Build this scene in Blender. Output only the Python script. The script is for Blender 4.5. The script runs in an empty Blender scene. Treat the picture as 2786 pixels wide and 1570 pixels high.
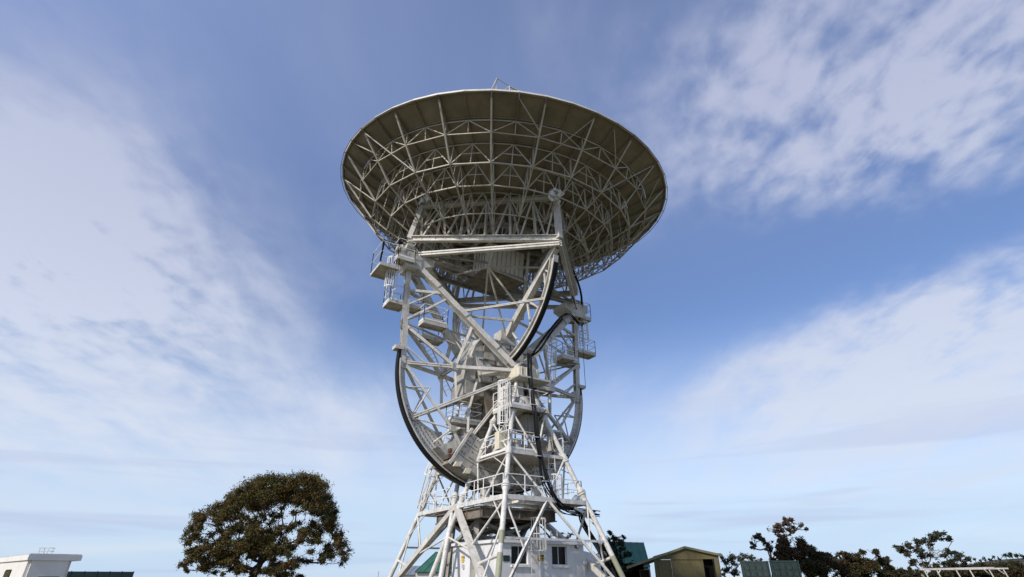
import bpy, math, random
from mathutils import Vector, Matrix, noise
random.seed(7)
R = math.radians
sc = bpy.context.scene
COL = sc.collection

# ------------------------------------------------------------------ camera
CAMZ = 1.6
FPX, PITCH = 1441.4, R(28.493)
cam_d = bpy.data.cameras.new('camera')
cam_d.sensor_width = 36.0
cam_d.lens = 36.0 * FPX / 2786.0
cam_d.clip_end = 6000
cam = bpy.data.objects.new('camera', cam_d)
COL.objects.link(cam)
cam.location = (0, 0, CAMZ)
cam.rotation_euler = (R(90) + PITCH, 0, 0)
sc.camera = cam
sc.view_settings.view_transform = 'Standard'
sc.view_settings.look = 'None'
sc.view_settings.exposure = 0.0
sc.view_settings.gamma = 1.0
sc.view_settings.use_curve_mapping = False
try:
    sc.cycles.max_bounces = 6
    sc.cycles.diffuse_bounces = 3
    sc.cycles.transparent_max_bounces = 4
except Exception:
    pass

SUN_TO = Vector((-0.66, -0.75, 0.0)).normalized()
SUN_EL = R(36)
SUN_DIR = Vector((SUN_TO.x*math.cos(SUN_EL), SUN_TO.y*math.cos(SUN_EL), math.sin(SUN_EL)))
sd = bpy.data.lights.new('sun', 'SUN')
sd.energy = 3.9
sd.angle = R(1.5)
sd.color = (1.0, 0.94, 0.85)
so = bpy.data.objects.new('sun', sd)
COL.objects.link(so)
so.rotation_euler = (-SUN_DIR).to_track_quat('-Z', 'Y').to_euler()
so.location = (-30, -30, 60)


def pxdir(x, y):
    v = 785 - y
    d = Vector((x-1393, FPX*math.cos(PITCH) - v*math.sin(PITCH), FPX*math.sin(PITCH) + v*math.cos(PITCH)))
    return d.normalized()


# ------------------------------------------------------------------ world / sky
world = bpy.data.worlds.new('World')
sc.world = world
world.use_nodes = True
NT = world.node_tree
NT.nodes.clear()


class G:
    """tiny node graph helper"""
    def __init__(s, nt): s.nt = nt
    def n(s, t, **k):
        nd = s.nt.nodes.new(t)
        for a, b in k.items(): setattr(nd, a, b)
        return nd
    def l(s, a, b): s.nt.links.new(a, b)
    def put(s, sock, v):
        if hasattr(v, 'links'): s.l(v, sock)
        else: sock.default_value = v
    def m(s, op, a, b=0.0, c=0.0, clamp=False):
        nd = s.n('ShaderNodeMath', operation=op); nd.use_clamp = clamp
        s.put(nd.inputs[0], a); s.put(nd.inputs[1], b); s.put(nd.inputs[2], c)
        return nd.outputs[0]
    def mix(s, f, a, b, blend='MIX'):
        nd = s.n('ShaderNodeMix', data_type='RGBA', blend_type=blend)
        s.put(nd.inputs[0], f); s.put(nd.inputs[6], a); s.put(nd.inputs[7], b)
        return nd.outputs[2]
    def ss(s, v, a, b):
        nd = s.n('ShaderNodeMapRange', interpolation_type='SMOOTHSTEP')
        s.put(nd.inputs[0], v); nd.inputs[1].default_value = a; nd.inputs[2].default_value = b
        return nd.outputs[0]
    def noise(s, vec, sc_, det=4, rough=.5, dist=0.0):
        nd = s.n('ShaderNodeTexNoise')
        if vec is not None: s.l(vec, nd.inputs['Vector'])
        nd.inputs['Scale'].default_value = sc_; nd.inputs['Detail'].default_value = det
        nd.inputs['Roughness'].default_value = rough; nd.inputs['Distortion'].default_value = dist
        return nd.outputs['Fac']


g = G(NT)
wout = g.n('ShaderNodeOutputWorld'); bg = g.n('ShaderNodeBackground')
g.l(bg.outputs[0], wout.inputs[0])
bg.inputs['Strength'].default_value = 0.1
sky = g.n('ShaderNodeTexSky')
sky.sky_type = 'NISHITA'
sky.sun_disc = False
sky.sun_elevation = SUN_EL
sky.sun_rotation = math.atan2(SUN_DIR.x, SUN_DIR.y)
sky.altitude = 100
sky.air_density = 1.0
sky.dust_density = 0.4
sky.ozone_density = 1.6
tc = g.n('ShaderNodeTexCoord')
nrm = g.n('ShaderNodeVectorMath', operation='NORMALIZE')
g.l(tc.outputs['Generated'], nrm.inputs[0])
DIR = nrm.outputs[0]
sep = g.n('ShaderNodeSeparateXYZ'); g.l(DIR, sep.inputs[0])
dx, dy, dz = sep.outputs
zz = g.m('ADD', g.m('MAXIMUM', dz, 0.0), 0.16)
cu = g.m('DIVIDE', dx, zz); cv = g.m('DIVIDE', dy, zz)
comb = g.n('ShaderNodeCombineXYZ'); g.l(cu, comb.inputs[0]); g.l(cv, comb.inputs[1])
UV = comb.outputs[0]


def blob(px, py, width_deg, stretch=1.0):
    d = pxdir(px, py)
    nd = g.n('ShaderNodeVectorMath', operation='SUBTRACT')
    g.l(DIR, nd.inputs[0]); nd.inputs[1].default_value = d
    mul = g.n('ShaderNodeVectorMath', operation='MULTIPLY')
    g.l(nd.outputs[0], mul.inputs[0]); mul.inputs[1].default_value = (1/stretch, 1/stretch, 1.0)
    dt = g.n('ShaderNodeVectorMath', operation='DOT_PRODUCT')
    g.l(mul.outputs[0], dt.inputs[0]); g.l(mul.outputs[0], dt.inputs[1])
    k = 1.0/(R(width_deg)**2)
    return g.m('EXPONENT', g.m('MULTIPLY', dt.outputs['Value'], -k))


def addall(l):
    o = l[0]
    for x in l[1:]: o = g.m('ADD', o, x)
    return o


mp = g.n('ShaderNodeMapping'); g.l(UV, mp.inputs[0])
mp.inputs['Rotation'].default_value = (0, 0, R(10)); mp.inputs['Scale'].default_value = (1.5, 0.5, 1)
n_streak = g.noise(mp.outputs[0], 1.5, 5, .5, .5)
n_soft = g.noise(UV, 0.9, 3, .5)
mp2 = g.n('ShaderNodeMapping'); g.l(UV, mp2.inputs[0])
mp2.inputs['Rotation'].default_value = (0, 0, R(-25)); mp2.inputs['Scale'].default_value = (1.35, 1.0, 1)

n_fine = g.noise(mp2.outputs[0], 7.5, 4, .5, .25)
# places where cloud is thick (left bank, upper right field, lower right veils) and where it opens
cl = addall([g.m('MULTIPLY', blob(*a), k) for a, k in (
    ((40, 640, 10.5), .72), ((350, 830, 9, 1.2), .42), ((110, 420, 7), .22), ((700, 900, 7, 1.3), .2), ((230, 110, 6), .10),
    ((2200, 340, 12, 1.2), .34), ((2650, 250, 12), .34), ((2050, 110, 8), .20), ((2700, 40, 8), .25), ((1500, 80, 5), .18), ((1800, 330, 6), .20), ((2500, 470, 6, 1.3), .16),
    ((2780, 850, 6, 1.6), .50), ((2450, 960, 6, 1.8), .48), ((2050, 1080, 6, 1.8), .42), ((2600, 1200, 9, 1.7), .35), ((300, 1180, 9, 1.8), .40), ((950, 1130, 6, 1.5), .34))] + [.10])
holes = addall([g.m('MULTIPLY', blob(*a), k) for a, k in (
    ((1900, 800, 5, 1.4), .6), ((2300, 690, 5, 1.5), .6), ((2740, 590, 5, 1.3), .55), ((1000, 930, 4, 1.2), .25), ((150, 960, 4, 1.5), .2))])
cov = g.m('SUBTRACT', g.m('MULTIPLY', cl, 1.0), holes)
# texture the coverage
n_mid = g.noise(mp.outputs[0], 3.6, 6, .55, .5)
n_wisp = g.noise(mp2.outputs[0], 2.6, 5, .58, .4)
tex = g.m('ADD', g.m('MULTIPLY', g.m('SUBTRACT', n_streak, .5), 1.5), g.m('MULTIPLY', g.m('SUBTRACT', n_soft, .5), .7))
rmask = g.m('ADD', g.m('ADD', blob(2150, 280, 18), blob(2700, 300, 14)), g.m('MULTIPLY', blob(200, 700, 14), .6), clamp=True)
tex = g.m('ADD', tex, g.m('MULTIPLY', g.m('MULTIPLY', g.m('SUBTRACT', n_fine, .5), 2.3), rmask))
n_mott = g.noise(mp2.outputs[0], 15.0, 4, .55, .2)
tex = g.m('ADD', tex, g.m('MULTIPLY', g.m('MULTIPLY', g.m('SUBTRACT', n_mott, .5), 1.8), rmask))
tex = g.m('ADD', tex, g.m('MULTIPLY', g.m('SUBTRACT', n_mid, .5), 1.5))
tex = g.m('ADD', tex, g.m('MULTIPLY', g.m('SUBTRACT', n_wisp, .5), 1.5))
amount = g.ss(g.m('ADD', g.m('MULTIPLY', cov, 1.0), g.m('MULTIPLY', tex, g.m('ADD', g.m('MULTIPLY', cov, .75, clamp=True), .13))), -.02, .98)
# pale veil towards the horizon
hor = g.m('SUBTRACT', 1.0, g.ss(dz, 0.05, .43))
hor = g.m('POWER', hor, 1.0)
hband = g.m('MULTIPLY', hor, g.m('ADD', .86, g.m('MULTIPLY', g.m('SUBTRACT', n_streak, .5), .5)))
skyc = g.mix(1.0, sky.outputs[0], g.mix(g.ss(dz, .38, .8), (1.22, 1.26, 1.52, 1), (2.6, 2.2, 2.25, 1)), 'MULTIPLY')
c1 = g.mix(g.m('MULTIPLY', hband, .92, clamp=True), skyc, (6.5, 7.75, 9.4, 1))
cloudc = g.mix(g.ss(dz, .1, .8), (7.1, 7.7, 9.0, 1), (4.9, 5.3, 7.1, 1))
c2 = g.mix(g.m('MULTIPLY', amount, .9, clamp=True), c1, cloudc)
# low grey stratus bars close to the horizon
mp3 = g.n('ShaderNodeMapping'); g.l(DIR, mp3.inputs[0]); mp3.inputs['Scale'].default_value = (1.2, 1.2, 17)
n_bar = g.noise(mp3.outputs[0], 2.0, 3, .45, .3)
barm = g.m('MULTIPLY', g.ss(n_bar, .5, .68), g.m('MULTIPLY', g.m('SUBTRACT', 1.0, g.ss(dz, .1, .34)), .5))
low = g.m('MULTIPLY', g.m('SUBTRACT', 1.0, g.ss(dz, .0, .2)), g.ss(g.noise(mp3.outputs[0], 1.1, 3, .5, .2), .35, .6))
c2 = g.mix(g.m('MULTIPLY', low, .6), c2, (4.7, 6.7, 9.1, 1))
c3 = g.mix(barm, c2, (4.9, 5.6, 7.8, 1))
# nothing brighter or darker below the horizon than grass haze
g.l(c3, bg.inputs['Color'])


# ------------------------------------------------------------------ materials
def mat(name, col, rough=.6, metal=0.0, vary=.12, vscale=2.0, rust=0.0, rustscale=3.0, bump=0.0, bscale=40.0, spec=.4, streak=False, col2=None, grime=0.0, oid=0.0):
    c_dark = tuple(x*.35 for x in col)
    m = bpy.data.materials.new(name); m.use_nodes = True
    q = G(m.node_tree); b = m.node_tree.nodes['Principled BSDF']
    t = q.n('ShaderNodeTexCoord'); ge = q.n('ShaderNodeNewGeometry')
    P = ge.outputs['Position']
    vec = P
    if streak:
        mpp = q.n('ShaderNodeMapping'); q.l(P, mpp.inputs[0]); mpp.inputs['Scale'].default_value = (3.5, 3.5, .5); vec = mpp.outputs[0]
    nz = q.noise(vec, vscale, 5, .6)
    f = q.ss(nz, .3, .7)
    c2 = col2 or tuple(c*(1-vary*1.6) for c in col)
    c = q.mix(f, (*c2, 1), (*[min(1, x*(1+vary*.5)) for x in col], 1))
    if rust > 0:
        r1 = q.noise(P, rustscale, 6, .7)
        rf = q.ss(r1, .62-rust*.25, .74-rust*.2)
        c = q.mix(q.m('MULTIPLY', rf, .8), c, (.19, .085, .035, 1))
    if grime > 0:
        gm_ = q.n('ShaderNodeMapping'); q.l(P, gm_.inputs[0]); gm_.inputs['Scale'].default_value = (5, 5, .9)
        gf = q.ss(q.noise(gm_.outputs[0], 1.0, 6, .65), .46, .72)
        c = q.mix(q.m('MULTIPLY', gf, grime), c, (.22, .19, .14, 1))
        gf2 = q.ss(q.noise(P, .7, 3, .5), .35, .7)
        c = q.mix(q.m('MULTIPLY', gf2, grime*.45), c, (.36, .34, .29, 1))
    if oid > 0:
        oi = q.n('ShaderNodeObjectInfo')
        c = q.mix(q.m('MULTIPLY', oi.outputs['Random'], oid), c, (c_dark[0], c_dark[1], c_dark[2], 1))
    q.l(c, b.inputs['Base Color'])
    b.inputs['Roughness'].default_value = rough
    b.inputs['Metallic'].default_value = metal
    b.inputs['Specular IOR Level'].default_value = spec
    if bump:
        bn = q.n('ShaderNodeBump'); bn.inputs['Strength'].default_value = bump
        q.l(q.noise(P, bscale, 4, .6), bn.inputs['Height']); q.l(bn.outputs[0], b.inputs['Normal'])
    return m


M = dict(
    white=mat('weathered_white_paint', (.68, .65, .59), .5, vary=.15, vscale=1.6, rust=.26, rustscale=3.2, grime=.42, oid=.2),
    pipe=mat('white_pipe_paint', (.72, .70, .645), .45, vary=.12, vscale=3.0, rust=.24, rustscale=5.0, grime=.32, oid=.1),
    grey=mat('greyed_steel_paint', (.40, .37, .32), .65, vary=.25, vscale=1.3, rust=.3, grime=.5, oid=.25),
    strut=mat('dish_strut_paint', (.60, .555, .47), .6, vary=.12, grime=.4, oid=.35, rust=.1),
    panel=mat('shade_toned_panel_paint', (.255, .215, .15), .65, vary=.2, vscale=.8, grime=.35, oid=.3),  # base colour darkened to carry the shade under the dish
    rim=mat('rim_paint', (.7, .66, .56), .5),
    plate=mat('bolted_plate_paint', (.60, .58, .525), .55, vary=.18, vscale=1.5, rust=.3, rustscale=2.2, grime=.6, oid=.25),
    dark=mat('dark_opening', (.03, .024, .018), .9, spec=.1),
    bolt=mat('bolt_steel', (.16, .15, .14), .5, metal=.5),
    rubber=mat('black_cable_rubber', (.010, .010, .012), .6, spec=.15),
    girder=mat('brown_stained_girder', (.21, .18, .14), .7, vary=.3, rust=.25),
    rack=mat('greased_gear_rack', (.014, .013, .013), .55, spec=.2, vary=.3, vscale=12),
    rail=mat('white_rail_paint', (.80, .79, .75), .45, vary=.06, rust=.1, rustscale=6),
    foil=mat('white_weather_wrap', (.86, .88, .92), .3, vary=.1),
    rust=mat('rusty_steel', (.13, .07, .042), .8, vary=.4, vscale=6),
    galv=mat('galvanised_steel', (.55, .56, .57), .4, metal=.3, vary=.15),
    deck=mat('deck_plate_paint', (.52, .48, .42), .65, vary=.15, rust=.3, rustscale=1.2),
    cream=mat('cream_box_paint', (.70, .64, .50), .55, vary=.12, streak=True, rust=.1),
    cabin=mat('cabin_cladding', (.74, .70, .60), .5, vary=.08),
    olive=mat('olive_marker_paint', (.30, .30, .20), .6, vary=.1),
    rend=mat('white_rendered_wall', (.72, .715, .71), .75, vary=.06, vscale=.8, bump=.25, bscale=30, grime=.16),
    rend2=mat('cream_white_wall', (.74, .70, .64), .75, vary=.05, vscale=.8, bump=.1, bscale=30),
    glass=mat('dark_window_glass', (.015, .015, .013), .12, vary=.2, spec=.12),
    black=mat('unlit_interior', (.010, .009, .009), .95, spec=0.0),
    yellow=mat('warning_sign_yellow', (.62, .40, .06), .5),
    signw=mat('sign_white', (.7, .68, .62), .5),
    green_plate=mat('dark_green_sign', (.015, .035, .035), .5),
    groof=mat('green_roof_sheet', (.050, .150, .105), .6, vary=.1, vscale=1.0, spec=.15),
    dgreen=mat('dark_green_sheet', (.010, .022, .020), .8, vary=.2, spec=.05),
    greyroof=mat('grey_roof_sheet', (.24, .26, .30), .5, vary=.1),
    tan=mat('khaki_sheet_cladding', (.150, .126, .062), .75, vary=.06, vscale=1.2, spec=.15),
    tantrim=mat('khaki_trim', (.24, .22, .13), .6, vary=.1, spec=.2),
    contl=mat('pale_green_container_paint', (.20, .235, .165), .55, vary=.12, streak=True, rust=.08),
    contd=mat('mid_green_container_paint', (.125, .16, .115), .55, vary=.12, streak=True, rust=.08),
    bark=mat('grey_brown_bark', (.085, .062, .045), .9, vary=.45, vscale=3, bump=.4, bscale=14),
    barkpale=mat('pale_gum_bark', (.22, .19, .15), .8, vary=.4, vscale=2),
    rock=mat('hill_scrub', (.07, .065, .04), .95, vary=.4, vscale=.05),
)


def leafmat(name, a, b, c):
    m = bpy.data.materials.new(name); m.use_nodes = True
    q = G(m.node_tree); bs = m.node_tree.nodes['Principled BSDF']
    ge = q.n('ShaderNodeNewGeometry')
    n1 = q.noise(ge.outputs['Position'], .45, 3, .6)
    n2 = q.noise(ge.outputs['Position'], 4.0, 2, .6)
    col = q.mix(q.ss(n1, .38, .62), (*a, 1), (*b, 1))
    col = q.mix(q.ss(n2, .45, .75), col, (*c, 1))
    q.l(col, bs.inputs['Base Color']); bs.inputs['Roughness'].default_value = .65
    bs.inputs['Specular IOR Level'].default_value = .2
    return m


M['gum'] = leafmat('gum_leaves', (.078, .074, .020), (.120, .072, .020), (.046, .056, .018))
M['gumr'] = leafmat('reddish_gum_leaves', (.095, .046, .022), (.065, .050, .024), (.046, .038, .022))
M['pine'] = leafmat('dark_pine_needles', (.016, .030, .012), (.022, .034, .014), (.010, .020, .010))
M['olivegreen'] = leafmat('olive_leaves', (.045, .045, .022), (.030, .040, .020), (.055, .050, .032))
M['hedge'] = leafmat('brown_green_scrub', (.060, .038, .013), (.034, .036, .013), (.024, .025, .011))

# grass
gm = bpy.data.materials.new('dry_grass'); gm.use_nodes = True
q = G(gm.node_tree); bs = gm.node_tree.nodes['Principled BSDF']; ge = q.n('ShaderNodeNewGeometry')
c = q.mix(q.ss(q.noise(ge.outputs['Position'], .08, 5, .6), .35, .65), (.13, .112, .052, 1), (.075, .082, .03, 1))
c = q.mix(q.ss(q.noise(ge.outputs['Position'], 3.0, 5, .7), .3, .8), c, (.16, .135, .075, 1))
q.l(c, bs.inputs['Base Color']); bs.inputs['Roughness'].default_value = .95

# ------------------------------------------------------------------ object helpers
WM = {}


def link(name, mesh, mtx=None, parent=None):
    o = bpy.data.objects.new(name, mesh)
    COL.objects.link(o)
    mtx = mtx or Matrix.Identity(4)
    if parent is not None:
        o.parent = parent
        o.matrix_parent_inverse = WM[parent.name].inverted()
    o.matrix_basis = mtx
    WM[o.name] = mtx.copy()
    return o


def tag(o, label=None, cat=None, group=None, kind=None):
    for k, v in (('label', label), ('category', cat), ('group', group), ('kind', kind)):
        if v: o[k] = v
    return o


def thing(name, label, cat, loc, group=None, rz=0.0):
    return tag(link(name, None, Matrix.Translation(Vector(loc)) @ Matrix.Rotation(rz, 4, 'Z')), label, cat, group)


_mc = {}


def unit(shape, mt, n=10):
    key = (shape, mt, n)
    if key in _mc: return _mc[key]
    V, F = [], []
    def prism(poly):
        b = len(V); k = len(poly)
        for z in (0, 1):
            for x, y in poly: V.append((x, y, z))
        for i in range(k):
            j = (i+1) % k; F.append((b+i, b+j, b+k+j, b+k+i))
        F.append(tuple(b+i for i in reversed(range(k)))); F.append(tuple(b+k+i for i in range(k)))
    def bx(x0, y0, x1, y1): prism([(x0, y0), (x1, y0), (x1, y1), (x0, y1)])
    if shape == 'tube': prism([(.5*math.cos(2*math.pi*i/n), .5*math.sin(2*math.pi*i/n)) for i in range(n)])
    elif shape == 'box': bx(-.5, -.5, .5, .5)
    elif shape == 'ibeam':
        bx(-.5, .40, .5, .5); bx(-.5, -.5, .5, -.40); bx(-.06, -.40, .06, .40)
    elif shape == 'channel':
        bx(-.5, .40, .5, .5); bx(-.5, -.5, .5, -.40); bx(-.5, -.40, -.38, .40)
    elif shape == 'double':
        bx(-.5, .14, .5, .5); bx(-.5, -.5, .5, -.14); bx(-.3, -.14, .3, .14)
    elif shape == 'angle':
        bx(-.5, -.5, .5, -.36); bx(-.5, -.36, -.36, .5)
    me = bpy.data.meshes.new(shape); me.from_pydata(V, [], F); me.materials.append(M[mt])
    if shape == 'tube':
        for p in me.polygons: p.use_smooth = len(p.vertices) == 4
    me.update(); _mc[key] = me
    return me


SLIM = dict(outer_strut=.88, lower_chord=.85, outer_brace=.85, frame_web=.85, frame_post=.85, wheel_chord=.82, wheel_brace=.8, spoke=.82, yoke_arm=.88, yoke_brace=.8, yoke_tie=.8,
            wheel_web=.8, tower_brace=.85, side_brace=.9, frame_corner_post=.8, housing_leg=.75, bearing_brace=.88, axis_brace=.8, head_strut=.8, wheel_arm=.9)


def beam(name, a, b, w, parent, mt='white', shape='box', h=None, up=(0, 0, 1), n=10):
    a = Vector(a); b = Vector(b); z = (b-a); L = z.length; z.normalize()
    y = Vector(up); y = y - z*y.dot(z)
    if y.length < 1e-3: y = Vector((1, 0, 0)) - z*z.x
    y.normalize(); x = y.cross(z)
    h = h or w
    k_ = SLIM.get(name, 1.0); w *= k_; h *= k_
    m = Matrix(((x.x*w, y.x*h, z.x*L, a.x), (x.y*w, y.y*h, z.y*L, a.y), (x.z*w, y.z*h, z.z*L, a.z), (0, 0, 0, 1)))
    return link(name, unit(shape, mt, n), m, parent)


def mesh(name, V, F, mt, parent=None, mtx=None, smooth=False, mats=None, midx=None):
    me = bpy.data.meshes.new(name); me.from_pydata([tuple(v) for v in V], [], F)
    for k in (mats or [mt]): me.materials.append(M[k])
    if midx:
        for p, i in zip(me.polygons, midx): p.material_index = i
    if smooth:
        for p in me.polygons: p.use_smooth = True
    me.update()
    o = link(name, me, None, parent)
    return o


class MB:
    def __init__(s): s.V = []; s.F = []
    def box(s, c, ax, ay, az):
        """box from centre and three half vectors"""
        b = len(s.V); c = Vector(c); ax = Vector(ax); ay = Vector(ay); az = Vector(az)
        for i in (-1, 1):
            for j in (-1, 1):
                for k in (-1, 1): s.V.append(c+ax*i+ay*j+az*k)
        s.F += [(b, b+1, b+3, b+2), (b+4, b+6, b+7, b+5), (b, b+4, b+5, b+1), (b+2, b+3, b+7, b+6), (b, b+2, b+6, b+4), (b+1, b+5, b+7, b+3)]
    def bar(s, a, b_, w, h=None, up=(0, 0, 1)):
        a = Vector(a); b_ = Vector(b_); z = b_-a; L = z.length
        if L < 1e-5: return
        z.normalize(); y = Vector(up)-z*z.dot(Vector(up))
        if y.length < 1e-3: y = Vector((1, 0, 0))-z*z.x
        y.normalize(); x = y.cross(z)
        s.box((a+b_)/2, x*w/2, y*(h or w)/2, z*L/2)
    def tube(s, pts, r, n=6):
        pts = [Vector(p) for p in pts]; b0 = len(s.V)
        prev = None
        for i, p in enumerate(pts):
            d = (pts[min(i+1, len(pts)-1)]-pts[max(i-1, 0)]).normalized()
            if prev is None:
                x = d.orthogonal().normalized()
            else:
                x = (prev-d*prev.dot(d)).normalized()
            prev = x; y = d.cross(x)
            rr = r[i] if isinstance(r, (list, tuple)) else r
            for k in range(n):
                t = 2*math.pi*k/n; s.V.append(p+x*math.cos(t)*rr+y*math.sin(t)*rr)
        for i in range(len(pts)-1):
            for k in range(n):
                a = b0+i*n+k; b = b0+i*n+(k+1) % n
                s.F.append((a, b, b+n, a+n))
        s.F.append(tuple(b0+k for k in reversed(range(n))))
        e = b0+(len(pts)-1)*n; s.F.append(tuple(e+k for k in range(n)))
    def prism(s, poly, off):
        """poly: list of points, off: extrusion vector"""
        b = len(s.V); k = len(poly); off = Vector(off)
        for p in poly: s.V.append(Vector(p))
        for p in poly: s.V.append(Vector(p)+off)
        for i in range(k):
            j = (i+1) % k; s.F.append((b+i, b+j, b+k+j, b+k+i))
        s.F.append(tuple(b+i for i in reversed(range(k)))); s.F.append(tuple(b+k+i for i in range(k)))
    def build(s, name, mt, parent=None, smooth=False):
        return mesh(name, s.V, s.F, mt, parent, smooth=smooth)


def tubeobj(name, pts, r, mt, parent, n=6):
    b = MB(); b.tube(pts, r, n); o = b.build(name, mt, parent)
    for p in o.data.polygons: p.use_smooth = len(p.vertices) == 4
    return o


def spline(pts, k=8):
    """Catmull-Rom through pts"""
    P = [Vector(p) for p in pts]; P = [P[0]*2-P[1]]+P+[P[-1]*2-P[-2]]
    out = []
    for i in range(1, len(P)-2):
        for j in range(k):
            t = j/k
            out.append(.5*((2*P[i])+(P[i+1]-P[i-1])*t+(2*P[i-1]-5*P[i]+4*P[i+1]-P[i+2])*t*t+(-P[i-1]+3*P[i]-3*P[i+1]+P[i+2])*t**3))
    out.append(P[-2])
    return out


# ------------------------------------------------------------------ ground
GV, GF = [], []
NG = 60
for j in range(NG+1):
    for i in range(NG+1):
        fx = (i/NG*2-1); fy = (j/NG*2-1)
        x = math.copysign(abs(fx)**3, fx)*2500; y = math.copysign(abs(fy)**3, fy)*2500
        r = math.hypot(x, y-36)
        z = 0 if r < 90 else -(r-90)*.012
        GV.append((x, y, z))
for j in range(NG):
    for i in range(NG):
        a = j*(NG+1)+i; GF.append((a, a+1, a+NG+2, a+NG+1))
me = bpy.data.meshes.new('ground'); me.from_pydata(GV, [], GF); me.materials.append(gm)
gr = link('ground', me); tag(gr, kind='structure')
for p in me.polygons: p.use_smooth = True

# far hill on the right with scrub crest
def hill(name, pts, Y, depth, mt):
    V, F = [], []
    n = len(pts)
    for px, py in pts:
        d = pxdir(px, py); t = (Y+depth*.5)/d.y; p = d*t
        V.append((p.x, Y, -12)); V.append((p.x, Y+depth*.25, (p.z+CAMZ)*.62)); V.append((p.x, Y+depth*.5, p.z*1.0+CAMZ)); V.append((p.x, Y+depth, -14))
    for i in range(n-1):
        for k in range(3):
            a = i*4+k; F.append((a, a+4, a+5, a+1))
    o = mesh(name, V, F, mt, smooth=True); return tag(o, kind='structure')


# ------------------------------------------------------------------ telescope frame of reference
ANG = R(32.79)
AX = Vector((math.cos(ANG), math.sin(ANG), 0)); DX = Vector((math.sin(ANG), -math.cos(ANG), 0)); ZX = Vector((0, 0, 1))
C0 = Vector((-1.0, 35.317, CAMZ))
H1, H2 = 19.838, 11.848
PH = R(6.902)
NN = ZX*math.cos(PH)+DX*math.sin(PH); EE = DX*math.cos(PH)-ZX*math.sin(PH)
C1 = C0+ZX*H1
DO = C1+EE*-.83+AX*.325


def W(u, s, z): return C0+AX*u+DX*s+ZX*z
def D(th, r, z): return DO+AX*(r*math.cos(th))+EE*(r*math.sin(th))+NN*z
def Y_(u, e, n): return C1+AX*u+EE*e+NN*n          # frame that tips with the dish


def onplane(px, py, u=None, s=None, z=None):
    d = pxdir(px, py); o = Vector((0, 0, CAMZ))
    c = Vector((C0.x, C0.y, 0))
    if u is not None: t = (u+c.dot(AX))/d.dot(AX)
    elif s is not None: t = (s+c.dot(DX))/d.dot(DX)
    else: t = z/d.z
    return o+d*t


tele = thing('radio_telescope', 'tall white radio telescope with wide dish tipped skyward on a lattice tower', 'radio telescope', (C0.x, C0.y, 0))

# ---------------- reflector panels
FL = 10.9; ZV = 3.5
def zs(r): return ZV+r*r/(4*FL)
RINGS = [1.1, 3.9, 6.5, 8.75, 10.1, 11.5, 12.98]


def panel_mesh(r0, r1, flange):
    """one panel in dish coordinates centred on azimuth 0; thin shell with turned-down stiffening edges"""
    ha = R(3.75); V = []; F = []
    g0 = .012
    def P(r, a, dz): return (r*math.cos(a), r*math.sin(a), zs(r)+dz)
    na, nr = 1, 2
    for layer, dz in ((0, 0.0), (1, -.035)):
        for i in range(nr+1):
            r = r0+g0+(r1-r0-2*g0)*i/nr
            ga = g0/r
            for k in (-1, 1): V.append(P(r, k*(ha-ga), dz))
    m = (nr+1)*2
    for i in range(nr):
        a = i*2
        F.append((a, a+2, a+3, a+1)); F.append((m+a, m+a+1, m+a+3, m+a+2))
    # outline walls
    loop = [0]+[i*2 for i in range(1, nr+1)]+[nr*2+1]+[i*2+1 for i in range(nr-1, -1, -1)]
    for i in range(len(loop)):
        a = loop[i]; b = loop[(i+1) % len(loop)]
        F.append((a, b, b+m, a+m))
    # stiffener ribs beneath
    def rib(p0, p1, h, w):
        p0 = Vector(p0); p1 = Vector(p1); d = (p1-p0).normalized(); sd_ = Vector((0, 0, 1)).cross(d).normalized()*w/2
        b = len(V)
        for p in (p0, p1):
            for q_ in (-1, 1):
                for dz in (-.035, -.035-h): V.append(tuple(p+sd_*q_+Vector((0, 0, dz))))
        F.extend([(b, b+1, b+3, b+2), (b+4, b+6, b+7, b+5), (b, b+4, b+5, b+1), (b+2, b+3, b+7, b+6), (b+1, b+5, b+7, b+3)])
    for k in (-1, 1):
        rib(P(r0+.03, k*(ha-.035/r0), 0), P(r1-.03, k*(ha-.035/r1), 0), flange, .05)
    rib(P(r1-.05, -ha*.97, 0), P(r1-.05, ha*.97, 0), flange*.8, .05)
    rib(P(r0+.05, -ha*.97, 0), P(r0+.05, ha*.97, 0), flange*.8, .05)
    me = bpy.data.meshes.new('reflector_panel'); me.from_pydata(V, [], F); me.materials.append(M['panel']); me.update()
    return me


DM = Matrix(((AX.x, EE.x, NN.x, DO.x), (AX.y, EE.y, NN.y, DO.y), (AX.z, EE.z, NN.z, DO.z), (0, 0, 0, 1)))
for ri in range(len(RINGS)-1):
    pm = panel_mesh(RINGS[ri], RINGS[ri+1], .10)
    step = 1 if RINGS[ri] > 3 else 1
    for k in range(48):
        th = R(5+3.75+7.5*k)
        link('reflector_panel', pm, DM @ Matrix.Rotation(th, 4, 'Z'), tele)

# rim hoop, outer guard wire
b = MB()
ring = [D(R(5+7.5*k), 13.0, zs(13)-.05) for k in range(48)]
for k in range(48): b.bar(ring[k], ring[(k+1) % 48], .07, .14, NN)
b.build('rim_hoop', 'rim', tele)
ring = [D(R(5+7.5*k), 13.12, zs(13)-.2) for k in range(48)]
b = MB()
for k in range(48):
    b.bar(ring[k], ring[(k+1) % 48], .035)
    b.bar(ring[k], D(R(5+7.5*k), 12.98, zs(13)-.03), .03)
b.build('guard_wire', 'bolt', tele)

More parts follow.
